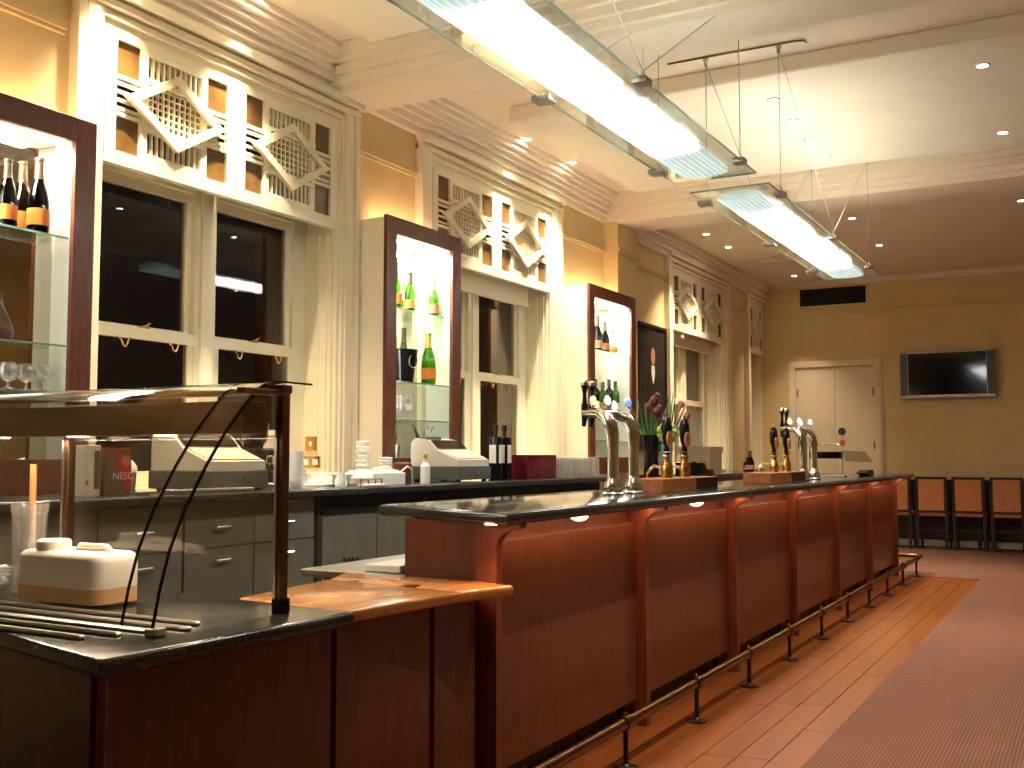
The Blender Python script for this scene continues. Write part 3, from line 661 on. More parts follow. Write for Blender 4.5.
tag(obj('glass_vase', lathe(NB(), [(0, 0), (.055, 0), (.05, .1), (.055, .25), (.062, .30), (.058, .30), (.05, .25), (.045, .1), (.05, .01), (0, .01)], (-3.13, 2.30, ZFc), 24), 'tumbler', None, True), 'clear glass vase at the left edge inside the display case', 'vase')
t = thing('glass_plate_stack', 'stack of clear glass plates at the left edge inside the case', 'plates', (-3.06, 2.22, ZFc))
for k in range(5): part(t, 'plate', lathe(NB(), [(0, .004), (.06, .004), (.115, .022), (.115, .026), (.06, .010), (0, .010)], (-3.13, 2.12, ZFc + .02 + k * .014), 24), 'tumbler', True)

# ------------------------------------------------------------------ back counter along the windows
ZK = 1.12
t = thing('back_counter_top', 'dark granite top of the counter along the windows', 'worktop', (-4.1, 5.4, ZK))
part(t, 'top', slab([(-4.53, 2.55), (-3.70, 2.55), (-3.70, 8.42), (-4.53, 8.42)], ZK - .045, ZK, .016), 'granite', True)
def cab_unit(y0, y1, label, kind='doors', m='greycab'):
    t = thing('under_counter_cabinet', label, 'cabinet', (-4.1, (y0 + y1) / 2, 0), 'grey units under the window counter')
    part(t, 'body', B(NB(), -4.5, -3.80, y0 + .004, y1 - .004, .08, ZK - .047), m)
    part(t, 'plinth', B(NB(), -4.5, -3.86, y0 + .004, y1 - .004, 0, .08), 'void')
    if kind == 'doors':
        c = (y0 + y1) / 2
        for a, b in ((y0 + .008, c - .003), (c + .003, y1 - .008)):
            d = part(t, 'drawer_front', B(NB(), -3.80, -3.782, a, b, .855, ZK - .055), m); d2 = part(t, 'door', B(NB(), -3.80, -3.782, a, b, .09, .85), m)
            for o, z in ((d, .95), (d2, .79)): part(o, 'handle', tube(NB(), [(-3.782, (a + b) / 2 - .05, z), (-3.762, (a + b) / 2 - .045, z), (-3.762, (a + b) / 2 + .045, z), (-3.782, (a + b) / 2 + .05, z)], .006, 6), 'chrome', True)
    else:
        c = (y0 + y1) / 2
        part(t, 'shadow_gap', B(NB(), -3.80, -3.79, y0 + .008, y1 - .008, 1.0, ZK - .05), 'void')
        for a, b in ((y0 + .008, c - .003), (c + .003, y1 - .008)):
            d = part(t, 'door', B(NB(), -3.80, -3.775, a, b, .09, .97), m)
            part(d, 'top_grip', B(NB(), -3.80, -3.765, a + .0, b, .97, .99), 'black')
    return t
cab_unit(2.62, 3.60, 'grey double cabinet under the window counter, behind the left of the glass case')
cab_unit(3.60, 4.55, 'grey double cabinet under the first cash register')
fr_ = cab_unit(4.60, 5.62, 'grey double fridge unit with a small dark logo right of the glass case post', 'fridge')
cab_unit(5.66, 6.62, 'grey double fridge unit under the second cash register', 'fridge')
cab_unit(6.66, 8.36, 'grey double fridge unit at the far end of the window counter', 'fridge')
for y in (6.64, 7.45): pass
def textmesh(s, size, ext=.0006):
    cu = bpy.data.curves.new('lettering', 'FONT'); cu.body = s; cu.size = size; cu.extrude = ext; cu.align_x = 'CENTER'; cu.align_y = 'CENTER'
    o = bpy.data.objects.new('tmp', cu); COL.objects.link(o); bpy.context.view_layer.update()
    me = bpy.data.meshes.new_from_object(o.evaluated_get(bpy.context.evaluated_depsgraph_get())); COL.objects.unlink(o); bpy.data.objects.remove(o); return me
def lettering(parent, s, size, loc, rot, m):
    me = textmesh(s, size); me.name = 'lettering'; me.materials.append(MATS[m]); o = bpy.data.objects.new('lettering', me); COL.objects.link(o)
    o.parent = parent; o.location = Vector(loc) - root_loc(parent); o.rotation_euler = rot; return o
FX = (R(90), 0, R(90))      # facing +X
part(fr_, 'maker_emblem', tube(NB(), [(-3.773, 4.79 + .011 * k, .70 + .022 * math.sin(k * 1.7) * (1 - .04 * k)) for k in range(15)], .006, 6), 'black', True)
# second, further counter
t = thing('side_counter', 'dark low counter beneath the third window', 'counter', (-4.2, 12.2, 0))
part(t, 'top', slab([(-4.53, 10.9), (-3.9, 10.9), (-3.9, 14.3), (-4.53, 14.3)], 1.04, 1.085, .012), 'granite', True)
part(t, 'body', B(NB(), -4.5, -3.96, 10.95, 14.25, 0, 1.04), 'greycab')

# ------------------------------------------------------------------ lit display cabinets
XC = -4.262
def lit_cabinet(y0, y1, label, zt, shelves, iw=.12, depth=None):
    xm = XC - .03 - depth if depth else XW + .028      # mirror plane
    t = thing('display_cabinet', label, 'cabinet', (XC, (y0 + y1) / 2, ZK), 'lit bottle cabinets against the window wall')
    zb = ZK + .002
    sd = NB(); B(sd, XW + .004, XC - .03, y0 + .012, y0 + .03, zb, zt - .012); B(sd, XW + .004, XC - .03, y1 - .03, y1 - .012, zb, zt - .012); B(sd, XW + .004, XC - .03, y0 + .012, y1 - .012, zt - .03, zt - .012)
    part(t, 'carcass', sd, 'cabside')
    ins = NB(); B(ins, XW + .03, XC - .03, y0 + iw - .012, y0 + iw - .002, zb, zt - iw + .002); B(ins, XW + .03, XC - .03, y1 - iw + .002, y1 - iw + .012, zb, zt - iw + .002); B(ins, XW + .03, XC - .03, y0 + iw, y1 - iw, zt - iw + .002, zt - iw + .012)
    part(t, 'lining', ins, 'white')
    part(t, 'mirror_back', B(NB(), xm - .008, xm, y0 + iw - .01, y1 - iw + .01, zb, zt - iw + .01), 'mirror')
    part(t, 'back_joint', B(NB(), xm, xm + .0015, (y0 + y1) / 2 - .002, (y0 + y1) / 2 + .002, zb, zt - iw), 'silver')
    for nm, q in (('frame_stile', (y0, y0 + iw, zb, zt)), ('frame_stile', (y1 - iw, y1, zb, zt)), ('frame_rail', (y0 + iw, y1 - iw, zt - iw, zt)), ('frame_rail', (y0 + iw, y1 - iw, zb, zb + .16))):
        part(t, nm, box(XC - .03, XC, *q, bev=.002, seg=1), 'cabwood')
    for z in shelves:
        s = part(t, 'glass_shelf', B(NB(), xm + .002, XC - .034, y0 + iw, y1 - iw, z - .010, z), 'shelf')
        part(s, 'shelf_edge', B(NB(), XC - .034, XC - .031, y0 + iw, y1 - iw, z - .010, z), 'edgegreen')
    c = (y0 + y1) / 2
    for yy in (c - .16, c + .16):
        part(t, 'cabinet_lamp', lathe(NB(), [(0, -.006), (.03, -.006), (.04, -.004), (.04, 0)], ((xm + XC - .03) / 2, yy, zt - iw + .001), 14), 'cabglow')
    st_ = part(t, 'light_strip', B(NB(), XC - .06, XC - .035, y0 + iw, y0 + iw + .008, zb + .18, zt - iw - .01), 'cabglow')
    light('cabinet_light', 'AREA', Vector(((xm + XC - .03) / 2, c, zt - iw - .02)) - t.location, 9, (1, .93, .78), t, size=.09, size_y=(y1 - y0) * .55)
    part(t, 'uplight_tube', tube(NB(), [(-4.46, y0 + .20, zt + .004), (-4.46, y1 - .14, zt + .004)], .014, 8), 'uplightglow')
    return t
SH = (2.345, 1.825, 1.556)
lit_cabinet(2.45, 3.44, 'cherry framed lit cabinet at the left edge with dark bottles and glasses', 2.93, (2.345, 1.825, 1.60), depth=.125)
lit_cabinet(5.86, 6.83, 'cherry framed lit cabinet with green bottles and black ice bucket', 2.975, SH)
lit_cabinet(9.18, 10.34, 'cherry framed lit cabinet behind the beer taps', 2.97, (2.345, 1.74, 1.45))

# ------------------------------------------------------------------ bottles and glasses
def bottle(label, loc, h=.31, r=.043, glass='bottlegreen', lab='brownlabel', foil='gold', cat='bottle', group=None, style='champ'):
    t = thing('bottle', label, cat, loc, group)
    if style == 'champ': pr = [(0, .005), (r * .85, 0), (r, .012), (r, h * .42), (r * .86, h * .54), (r * .46, h * .72), (r * .36, h * .80), (r * .34, h * .97), (r * .40, h * .975), (r * .40, h), (0, h)]
    elif style == 'wine': pr = [(0, .005), (r * .9, 0), (r, .01), (r, h * .58), (r * .8, h * .67), (r * .36, h * .75), (r * .34, h), (0, h)]
    else: pr = [(0, .004), (r * .92, 0), (r, .01), (r, h * .62), (r * .85, h * .70), (r * .38, h * .78), (r * .38, h * .96), (r * .48, h * .965), (r * .48, h), (0, h)]
    lpart(t, 'glass_body', lathe(NB(), pr, n=18), glass, True)
    k = .72 if style == 'champ' else .82
    lpart(t, 'foil_neck', lathe(NB(), [(r * .50, h * k), (r * .41, h * (k + .08)), (r * .39, h * .965), (r * .45, h * .97), (r * .45, h + .003), (0, h + .003)], n=16), foil, True)
    if lab: lpart(t, 'paper_label', lathe(NB(), [(r + .001, h * .10), (r + .001, h * .32)], n=20), lab, True)
    return t
z1, z2 = SH[0] + .001, SH[1] + .001
bottle('dark champagne bottle with orange label, leftmost on the top shelf of the left cabinet', (-4.355, 3.03, 2.346), .315, .045, 'bottledark', 'orangelabel', 'foil')
bottle('dark champagne bottle with orange label, right one on the top shelf of the left cabinet', (-4.355, 3.195, 2.346), .36, .05, 'bottledark', 'orangelabel', 'foil')
t = thing('decanter', 'round glass decanter of red wine on the middle shelf of the left cabinet', 'decanter', (-4.355, 3.0, 1.826)); t.scale = (.62, 1, 1)
lpart(t, 'glass_body', lathe(NB(), [(0, .004), (.075, 0), (.085, .03), (.07, .08), (.03, .15), (.022, .20), (.03, .22)], n=22), 'clear', True)
lpart(t, 'wine_fill', lathe(NB(), [(0, .008), (.07, .006), (.078, .03), (.072, .05), (0, .05)], n=22), 'petal', True)
def wineglass(label, loc, h=.125, r=.045, group=None):
    t = thing('wine_glass', label, 'glass', loc, group)
    lpart(t, 'bowl', lathe(NB(), [(.004, h * .36), (r * .75, h * .48), (r, h * .68), (r * .92, h * .86), (r * .72, h), (r * .68, h), (r * .88, h * .86), (r * .95, h * .68), (r * .70, h * .50), (0, h * .38)], n=20), 'tumbler', True)
    lpart(t, 'stem', lathe(NB(), [(.004, h * .36), (.0035, h * .1), (r * .7, .004), (r * .7, 0), (0, 0)], n=16), 'tumbler', True)
    return t
for (y, x, d) in ((3.06, -4.355, 'left'), (3.155, -4.355, 'middle'), (3.25, -4.355, 'right')): wineglass('balloon wine glass, %s of three on the low shelf of the left cabinet' % d, (x, y, 1.601))
G = 'bottles in the second lit cabinet'
bottle('champagne bottle half hidden by the frame on the top shelf of the second cabinet', (-4.36, 6.10, z1), .33, .043, 'bottlegreen', 'orangelabel', 'foil', group=G)
bottle('green champagne bottle with dark neck, middle of the top shelf of the second cabinet', (-4.40, 6.34, z1), .30, .043, 'bottlegreen', 'gold', 'foil', group=G)
bottle('bright green champagne bottle with gold neck, right of the top shelf', (-4.40, 6.655, z1), .30, .043, 'bottlegreen', 'brownlabel', 'gold', group=G)
bottle('large green champagne bottle beside the ice bucket in the second cabinet', (-4.36, 6.53, z2), .385, .055, 'bottlegreen', 'orangelabel', 'gold', group=G)
t = thing('ice_bucket', 'black ice bucket on the middle shelf of the second cabinet', 'bucket', (-4.38, 6.22, z2))
lpart(t, 'bucket', lathe(NB(), [(0, 0), (.078, 0), (.112, .235), (.116, .235), (.108, .23), (.075, .012), (0, .012)], n=24), 'blackgloss', True)
lpart(t, 'ring_handle', tube(NB(), [(.095, .05 * math.cos(q), .15 + .05 * math.sin(q)) for q in [R(30 * i) for i in range(13)]], .005, 6), 'chrome', True)
bottle('champagne bottle with dark neck standing in the black ice bucket', (-4.39, 6.25, z2 + .014), .38, .043, 'bottlegreen', None, 'foil', group=G)
bottle('slim gold necked bottle at the left inside the black ice bucket', (-4.40, 6.16, z2 + .014), .30, .030, 'bottlegreen', None, 'gold', group=G)
G = 'small glasses in the second lit cabinet'
def flute(label, loc, h=.14, r=.026, group=None, cat='glass'):
    t = tag(obj('champagne_flute', lathe(NB(), [(0, 0), (r, 0), (r, .004), (.004, .012), (.0035, h * .38), (r * .8, h * .55), (r, h * .8), (r * .9, h), (r * .85, h), (r * .92, h * .8), (r * .72, h * .56), (0, h * .42)], loc, 14), 'tumbler', None, True), label, cat, group); return t
g0 = None
for k in range(6):
    lab = 'clear champagne flute on the lower left shelf of the second cabinet'
    flute(lab, (-4.34 - .07 * (k % 2), 6.03 + .06 * k, SH[2] + .001), .17, .026, G)
# dried leaves in a glass pot at bottom of cabinet 2
for k, (y, lab) in enumerate(((6.10, 'small pot of spiky green leaves, left in the bottom of the second cabinet'), (6.52, 'small pot of spiky green leaves, right in the bottom of the second cabinet'))):
    t = thing('potted_spikes', lab, 'plant', (-4.40, y, ZK + .165))
    lpart(t, 'pot', lathe(NB(), [(0, 0), (.05, 0), (.06, .09), (.055, .09), (.045, .01), (0, .01)], n=16), 'white', True)
    lf = NB()
    for q in range(6): tube(lf, [(0, 0, .06), (.02 * math.cos(q * 1.7), .04 * math.sin(q * 2.1), .14), (.05 * math.cos(q * 1.7), .09 * math.sin(q * 2.1), .22 + .015 * (q % 3))], [.010, .010, .002], 6)
    lpart(t, 'leaves', lf, 'leaf', True)
G = 'bottles in the cabinet behind the taps'
bottle('tall dark bottle, leftmost on the upper shelf behind the beer taps', (-4.40, 9.66, 2.346), .36, .05, 'bottledark', 'brownlabel', 'foil', group=G)
bottle('dark bottle with brown label, middle of the upper shelf behind the taps', (-4.40, 9.84, 2.346), .32, .05, 'bottledark', 'brownlabel', 'foil', group=G)
bottle('yellow clear bottle, rightmost on the upper shelf behind the taps', (-4.40, 10.03, 2.346), .26, .055, 'bottleclear', 'gold', 'gold', group=G, style='spirit')
for k, (y, gl, h, lab, nm) in enumerate(((9.42, 'bottledark', .30, 'offpaper', 'first from the left'), (9.60, 'bottledark', .32, 'offpaper', 'second from the left'), (9.78, 'bottlegreen', .30, 'gold', 'third from the left'), (9.94, 'bottledark', .34, 'brownlabel', 'fourth from the left'), (10.10, 'bottlegreen', .33, 'offpaper', 'rightmost'))):
    bottle('spirit bottle, %s on the middle shelf behind the beer taps' % nm, (-4.40, y, 1.741), h, .045, gl, lab, 'foil', group=G, style='wine')

# ------------------------------------------------------------------ items on the back counter
def register(label, x, y, sc=1):
    t = thing('cash_register', label, 'cash register', (x, y, ZK), 'cash registers on the window counter')
    W = .205
    lpart(t, 'cash_drawer', box(-.21, .205, -W - .01, W + .01, .012, .105, bev=.006), 'greydark')
    lpart(t, 'lock', tube(NB(), [(.205, .03, .06), (.212, .03, .06)], .012, 12), 'chrome')
    ft = NB()
    for a in (-.17, .17):
        for b in (-.17, .17): lathe(ft, [(.018, 0), (.018, .014)], (a, b, 0), 10)
    lpart(t, 'feet', ft, 'black')
    body = prism(NB(), [(-.20, .106), (.19, .106), (.19, .15), (.02, .215), (-.055, .285), (-.16, .30), (-.20, .27)], 1, -W, W)
    lpart(t, 'body', body, 'registerlight')
    dx, dz = -.17, .065; L = math.hypot(dx, dz)
    kb = prism(NB(), [(.175, .1565), (.03, .212), (.032, .218), (.177, .1625)], 1, -W + .02, W - .02)
    lpart(t, 'keyboard', kb, 'keys')
    lpart(t, 'operator_display', prism(NB(), [(.012, .226), (-.048, .282), (-.044, .287), (.016, .231)], 1, -W + .02, W - .02), 'screen')
    lpart(t, 'receipt_cover', box(-.15, -.08, -W + .03, W - .2, .29, .312, bev=.006), 'greydark')
    lpart(t, 'receipt_paper', B(NB(), -.12, -.119, -W + .05, -W + .13, .31, .37), 'white')
    lettering(t, 'SHARP', .024, Vector((.1915, .0, .130)) + t.location, FX, 'greydark') if False else None
    return t
register('cream and grey cash register seen through the glass food case', -4.0, 3.975)
register('cream and grey cash register below the second lit cabinet', -4.0, 6.28)
# coffee tin with printed name, carton and dispenser
t = thing('coffee_box', 'brown and red coffee box with white lettering behind the glass case', 'box', (-3.95, 3.30, ZK))
bx = part(t, 'carton', box(-4.02, -3.90, 3.235, 3.385, ZK, ZK + .215, bev=.002, seg=1), 'coffeebrown')
part(t, 'red_band', B(NB(), -4.021, -3.899, 3.234, 3.386, ZK + .205, ZK + .2155), 'red')
part(t, 'red_mug_print', prism(NB(), [(3.29, ZK + .17), (3.33, ZK + .19), (3.384, ZK + .18), (3.384, ZK + .03), (3.35, ZK + .02), (3.315, ZK + .10)], 0, -3.90, -3.8985), 'red')
part(t, 'coffee_print', tube(NB(), [(-3.90, 3.352, ZK + .155), (-3.8975, 3.352, ZK + .155)], .026, 16), 'tan')
lettering(bx, 'NESC', .048, (-3.8965, 3.337, ZK + .085), FX, 'white')
t = thing('leaflet_dispenser', 'narrow white printed carton left of the coffee box', 'carton', (-3.95, 3.18, ZK))
part(t, 'carton', box(-4.0, -3.90, 3.135, 3.215, ZK, ZK + .225, bev=.002, seg=1), 'offpaper')
part(t, 'side_print', B(NB(), -3.90, -3.8985, 3.18, 3.21, ZK + .03, ZK + .20), 'coffeebrown'); part(t, 'red_mark', B(NB(), -3.90, -3.8985, 3.137, 3.15, ZK + .05, ZK + .07), 'red')
t = thing('sugar_tub', 'small white domed tub right of the coffee box', 'tub', (-4.05, 3.47, ZK))
lpart(t, 'tub', lathe(NB(), [(0, 0), (.055, 0), (.06, .10), (0, .10)], n=20), 'silver', True); lpart(t, 'dome_lid', lathe(NB(), [(.063, .10), (.06, .13), (.035, .16), (0, .168)], n=20), 'white', True)
t = tag(obj('serving_tray', box(-3.785, -3.715, 3.45, 4.0, ZK, ZK + .022, bev=.005), 'steel'), 'flat metal tray on the counter before the first cash register', 'tray')
# coffee machine behind the case post
t = thing('coffee_grinder', 'black coffee grinder between the first register and the cup stack', 'coffee grinder', (-4.12, 4.42, ZK))
lpart(t, 'body', box(-.09, .09, -.08, .08, 0, .22, bev=.015), 'blackgloss', True); lpart(t, 'hopper', lathe(NB(), [(.05, .22), (.08, .27), (.085, .36), (.0, .37)], n=20), 'bottledark', True)
lpart(t, 'spout', box(.06, .13, -.03, .03, .13, .18, bev=.006), 'chrome'); lpart(t, 'drip_tray', box(.05, .16, -.07, .07, 0, .03, bev=.006), 'steel')
def cup_mesh(r=.042, h=.062): return lathe(NB(), [(0, .002), (r * .6, 0), (r * .72, .006), (r * .95, h * .6), (r, h), (r * .94, h), (r * .88, h * .6), (r * .6, .01), (0, .01)], n=18)
def cup(label, loc, group, saucer=False):
    t = thing('coffee_cup', label, 'cup', loc, group)
    lpart(t, 'bowl', cup_mesh(), 'white', True)
    lpart(t, 'cup_handle', tube(NB(), [(.036, 0, .05), (.058, 0, .05), (.062, 0, .035), (.05, 0, .02), (.032, 0, .018)], .005, 6), 'white', True)
    return t
c0 = cup('white coffee cup in the tall stack beside the glass case post', (-3.93, 4.56, ZK), 'stacked white coffee cups')
for k in range(1, 6): dup(c0, (-3.93, 4.56, ZK + .028 * k), rz=.5 * k)
c1 = None
pos = [(4.795 + .115 * i, -4.0 + .115 * j) for i in range(3) for j in range(2)]
for i, (y, x) in enumerate(pos):
    dup(c0, (x - .15, y, ZK + .018), 'white coffee cup standing on the white tray by the wall sockets', rz=1.1 * i)['group'] = 'cups on the white tray'
t = thing('saucer_stack', 'pile of white saucers spread before the wall sockets', 'saucers', (-3.845, 4.86, ZK))
for k in range(6): lpart(t, 'saucer', lathe(NB(), [(0, .003), (.04, .003), (.07, .014), (.07, .017), (.04, .007), (0, .007)], (0, 0, .011 * k), 22), 'white', True)
for k in range(4): lpart(t, 'saucer', lathe(NB(), [(0, .003), (.04, .003), (.07, .014), (.07, .017), (.04, .007), (0, .007)], (.02, .16, .011 * k), 22), 'white', True)
tag(obj('serving_board', box(-4.24, -3.92, 4.74, 5.12, ZK, ZK + .016, bev=.004), 'white'), 'white tray holding coffee cups by the wall sockets', 'tray')
t = thing('metal_teapot', 'small white milk jug at the front edge of the counter', 'jug', (-3.78, 4.77, ZK))
lpart(t, 'body', lathe(NB(), [(0, 0), (.03, 0), (.036, .03), (.022, .065), (.026, .085), (.022, .085), (.018, .065), (0, .01)], n=18), 'white', True); lpart(t, 'jug_handle', tube(NB(), [(0, .028, .07), (0, .05, .06), (0, .045, .03), (0, .033, .025)], .004, 6), 'white', True)
t = thing('spoon_rack', 'low wire rack of teaspoons in front of the white tray', 'rack', (-3.735, 5.0, ZK))
rk = NB(); tube(rk, [(.0, -.10, .04), (.0, .10, .04)], .005, 6)
for y in (-.1, -.03, .04, .1): tube(rk, [(0, y, 0), (0, y, .045)], .004, 6)
lpart(t, 'rack', rk, 'bronze', True); lpart(t, 'rack_tray', box(-.02, .03, -.1, .1, .0, .014, bev=.003), 'white')
t = thing('paper_cup_tower', 'tall white stack of paper cups against the cream cabinet side', 'cups', (-4.12, 5.42, ZK))
lpart(t, 'cups', lathe(NB(), [v for k in range(9) for v in ((.040, .03 * k), (.048, .03 * k + .026), (.043, .03 * k + .03))] + [(0, .275)], n=20), 'white', True)
tw = dup(t, (-4.05, 5.57, ZK), 'shorter white stack of paper cups beside the taller stack', scale=(1, 1, .62))
t = thing('teabag_box', 'low white box of sachets with a cable beside the paper cups', 'box', (-3.92, 5.22, ZK))
part(t, 'box', box(-4.02, -3.80, 5.10, 5.44, ZK, ZK + .075, bev=.004), 'white')
sc = NB()
for k in range(9): B(sc, -4.0, -3.83, 5.12 + .034 * k, 5.14 + .034 * k, ZK + .075, ZK + .09)
part(t, 'sachets', sc, 'white', kind='stuff')
tag(obj('power_cable', tube(NB(), [(-3.95, 5.30, ZK + .097), (-3.93, 5.42, ZK + .11), (-3.90, 5.50, ZK + .07), (-3.90, 5.54, ZK + .08), (-3.90, 5.60, ZK + .11), (-3.92, 5.68, ZK + .09), (-3.96, 5.75, ZK + .005)], .006, 6), 'white', None, True), 'white cable looping between the sachet box and small bottle', 'cable')
t = thing('sauce_bottle', 'small white squeeze bottle with yellow cap beside the register', 'bottle', (-3.80, 5.66, ZK))
lpart(t, 'body', lathe(NB(), [(0, 0), (.03, 0), (.032, .01), (.032, .11), (.02, .125), (.015, .135), (0, .135)], n=18), 'white', True); lpart(t, 'neck', lathe(NB(), [(.015, .13), (.014, .165), (0, .165)], n=14), 'white', True); lpart(t, 'cap', lathe(NB(), [(.016, .16), (.014, .19), (0, .192)], n=14), 'gold', True)
t = thing('brown_bowl', 'small dark red bowl on the ledge behind the white bottle', 'bowl', (-4.12, 5.86, ZK)); t.scale = (.8, .8, .65)
lpart(t, 'bowl', lathe(NB(), [(0, 0), (.05, 0), (.085, .15), (.08, .19), (.05, .21), (0, .212)], n=20), 'cabwood', True)
# wall sockets and switch
YJ = 5.610
t = thing('wall_switch', 'square brass light switch on the cream window lining', 'switch', (-4.70, YJ, 1.36)); part(t, 'plate', box(-4.75, -4.65, YJ - .010, YJ, 1.33, 1.43, bev=.002), 'brass'); part(t, 'rocker', B(NB(), -4.71, -4.69, YJ - .015, YJ - .010, 1.365, 1.395), 'white')
t = thing('wall_socket', 'wide brass double socket below the brass switch', 'socket', (-4.70, YJ, 1.25)); part(t, 'plate', box(-4.78, -4.62, YJ - .010, YJ, 1.215, 1.295, bev=.002), 'brass')
for x in (-4.74, -4.66): part(t, 'outlet', B(NB(), x - .022, x + .022, YJ - .013, YJ - .010, 1.235, 1.275), 'white')
t = thing('menu_card', 'white printed card standing behind the stacked coffee cups', 'card', (-4.25, 4.78, ZK)); part(t, 'card', B(NB(), -4.32, -4.18, 4.72, 4.725, ZK, ZK + .33), 'white')
part(t, 'printed_lines', B(B(B(NB(), -4.31, -4.19, 4.7185, 4.72, ZK + .29, ZK + .295), -4.31, -4.20, 4.7185, 4.72, ZK + .22, ZK + .224), -4.31, -4.20, 4.7185, 4.72, ZK + .16, ZK + .164), 'silver')
# lantern bottles
def square_bottle(label, y):
    t = thing('square_bottle', label, 'bottle', (-3.93, y, ZK), 'black square bottles'); t.scale = (1.05, 1.05, 1.36)
    lpart(t, 'body', box(-.042, .042, -.042, .042, 0, .235, bev=.010), 'blackgloss', True); lpart(t, 'neck', lathe(NB(), [(.014, .23), (.014, .26), (.018, .262), (.018, .30), (0, .302)], n=14), 'black', True)
    lpart(t, 'label_plate', B(NB(), -.028, .028, -.0435, -.0425, .09, .19), 'offpaper'); lpart(t, 'label_plate', B(NB(), .0425, .0435, -.028, .028, .09, .19), 'offpaper')
    return t
square_bottle('black square bottle with pale label, left of two beside the register', 6.79); square_bottle('black square bottle with pale label, right of two beside the wine red box', 6.92)
t = thing('wine_red_box', 'glossy dark red box between black bottles and rows of glasses', 'box', (-4.0, 7.28, ZK))
part(t, 'box', box(-4.12, -3.80, 7.05, 7.54, ZK, ZK + .185, bev=.004), 'winebox'); part(t, 'front_seam', B(NB(), -3.80, -3.7985, 7.22, 7.226, ZK, ZK + .17), 'black')
# rows of upturned tumblers
tm = lathe(NB(), [(.034, 0), (.034, .004), (.027, .16), (0, .168), (0, .150), (.022, .148), (.031, .004)], n=14)
g0 = tag(obj('tumbler', tm, 'tumbler', None, True), 'upturned clear tumbler in the rows beside the wine red box', 'glass', 'rows of clear tumblers'); g0.location = (-3.80, 7.60, ZK)
for i in range(9):
    for j in range(4):
        if i or j: dup(g0, (-3.80 - .085 * j, 7.60 + .086 * i, ZK))

# ------------------------------------------------------------------ things on the bar
def swan_column(t, x, y, ty=None):
    ty = y if ty is None else ty
    """chrome swan neck: bulbous foot, column, neck bending to the staff side"""
    p = NB(); lathe(p, [(0, 0), (.052, 0), (.054, .008), (.046, .016), (.05, .04), (.044, .062), (.032, .078), (.029, .09)], (x, y, ZB), 22)
    part(t, 'foot', p, 'chrome', True)
    pts = [(x, y, ZB + .07), (x, y, ZB + .22), (x, y, ZB + .30), (x - .012, y, ZB + .355), (x - .04, y, ZB + .395), (x - .085, y * .7 + ty * .3, ZB + .415), (x - .19, ty, ZB + .42)]
    n_ = part(t, 'swan_neck', tube(NB(), pts, [.028, .028, .032, .036, .032, .025, .022], 16), 'chrome', True)
    return n_
def tap(t, x, y, badge):
    b = part(t, 'tap_body', tube(NB(), [(x, y, ZB + .47), (x, y, ZB + .40), (x - .005, y, ZB + .35)], [.018, .017, .010], 12), 'blackgloss', True)
    part(b, 'tap_handle', lathe(NB(), [(.011, .44), (.013, .47), (.010, .52), (.019, .56), (.021, .575), (.014, .585), (0, .587)], (x, y, ZB), 14), 'blackgloss', True)
    part(b, 'handle_cap', lathe(NB(), [(.021, .565), (.022, .58), (.016, .592), (0, .595)], (x, y, ZB), 14), 'chrome', True)
def lens(t, x, y, z, m, r=.020):
    l = part(t, 'beer_badge', ell(NB(), (x, y, z), (.020, .020, r + .012)), 'chrome', True)
    part(l, 'badge_face', ell(NB(), (x + .008, y - .010, z), (.015, .015, r)), m, True)
t = thing('beer_font', 'double chrome swan neck beer tap nearest the viewer on the bar', 'beer tap', (-2.30, 5.1, ZB), 'chrome beer taps on the bar')
for k, y in enumerate((4.90, 5.17)):
    swan_column(t, -2.15, y, (4.97, 5.06)[k]); tap(t, -2.34, (4.97, 5.06)[k], None)
for (x, y, m, z) in ((-2.26, 4.90, 'badge_yellow', .475), (-2.18, 4.90, 'badge_white', .475), (-2.26, 5.17, 'badge_teal', .46), (-2.18, 5.17, 'badge_blue', .475)): lens(t, x, y, ZB + z, m)
t = thing('beer_font', 'double chrome swan neck beer tap at the far end of the bar', 'beer tap', (-2.15, 8.8, ZB), 'chrome beer taps on the bar')
for k, y in enumerate((8.62, 8.98)):
    swan_column(t, -2.10, y, (8.70, 8.84)[k]); tap(t, -2.29, (8.70, 8.84)[k], None)
for (x, y, m, z) in ((-2.21, 8.62, 'badge_white', .475), (-2.13, 8.62, 'badge_white', .475), (-2.21, 8.98, 'badge_teal', .47), (-2.13, 8.98, 'badge_teal', .475)): lens(t, x, y, ZB + z, m)
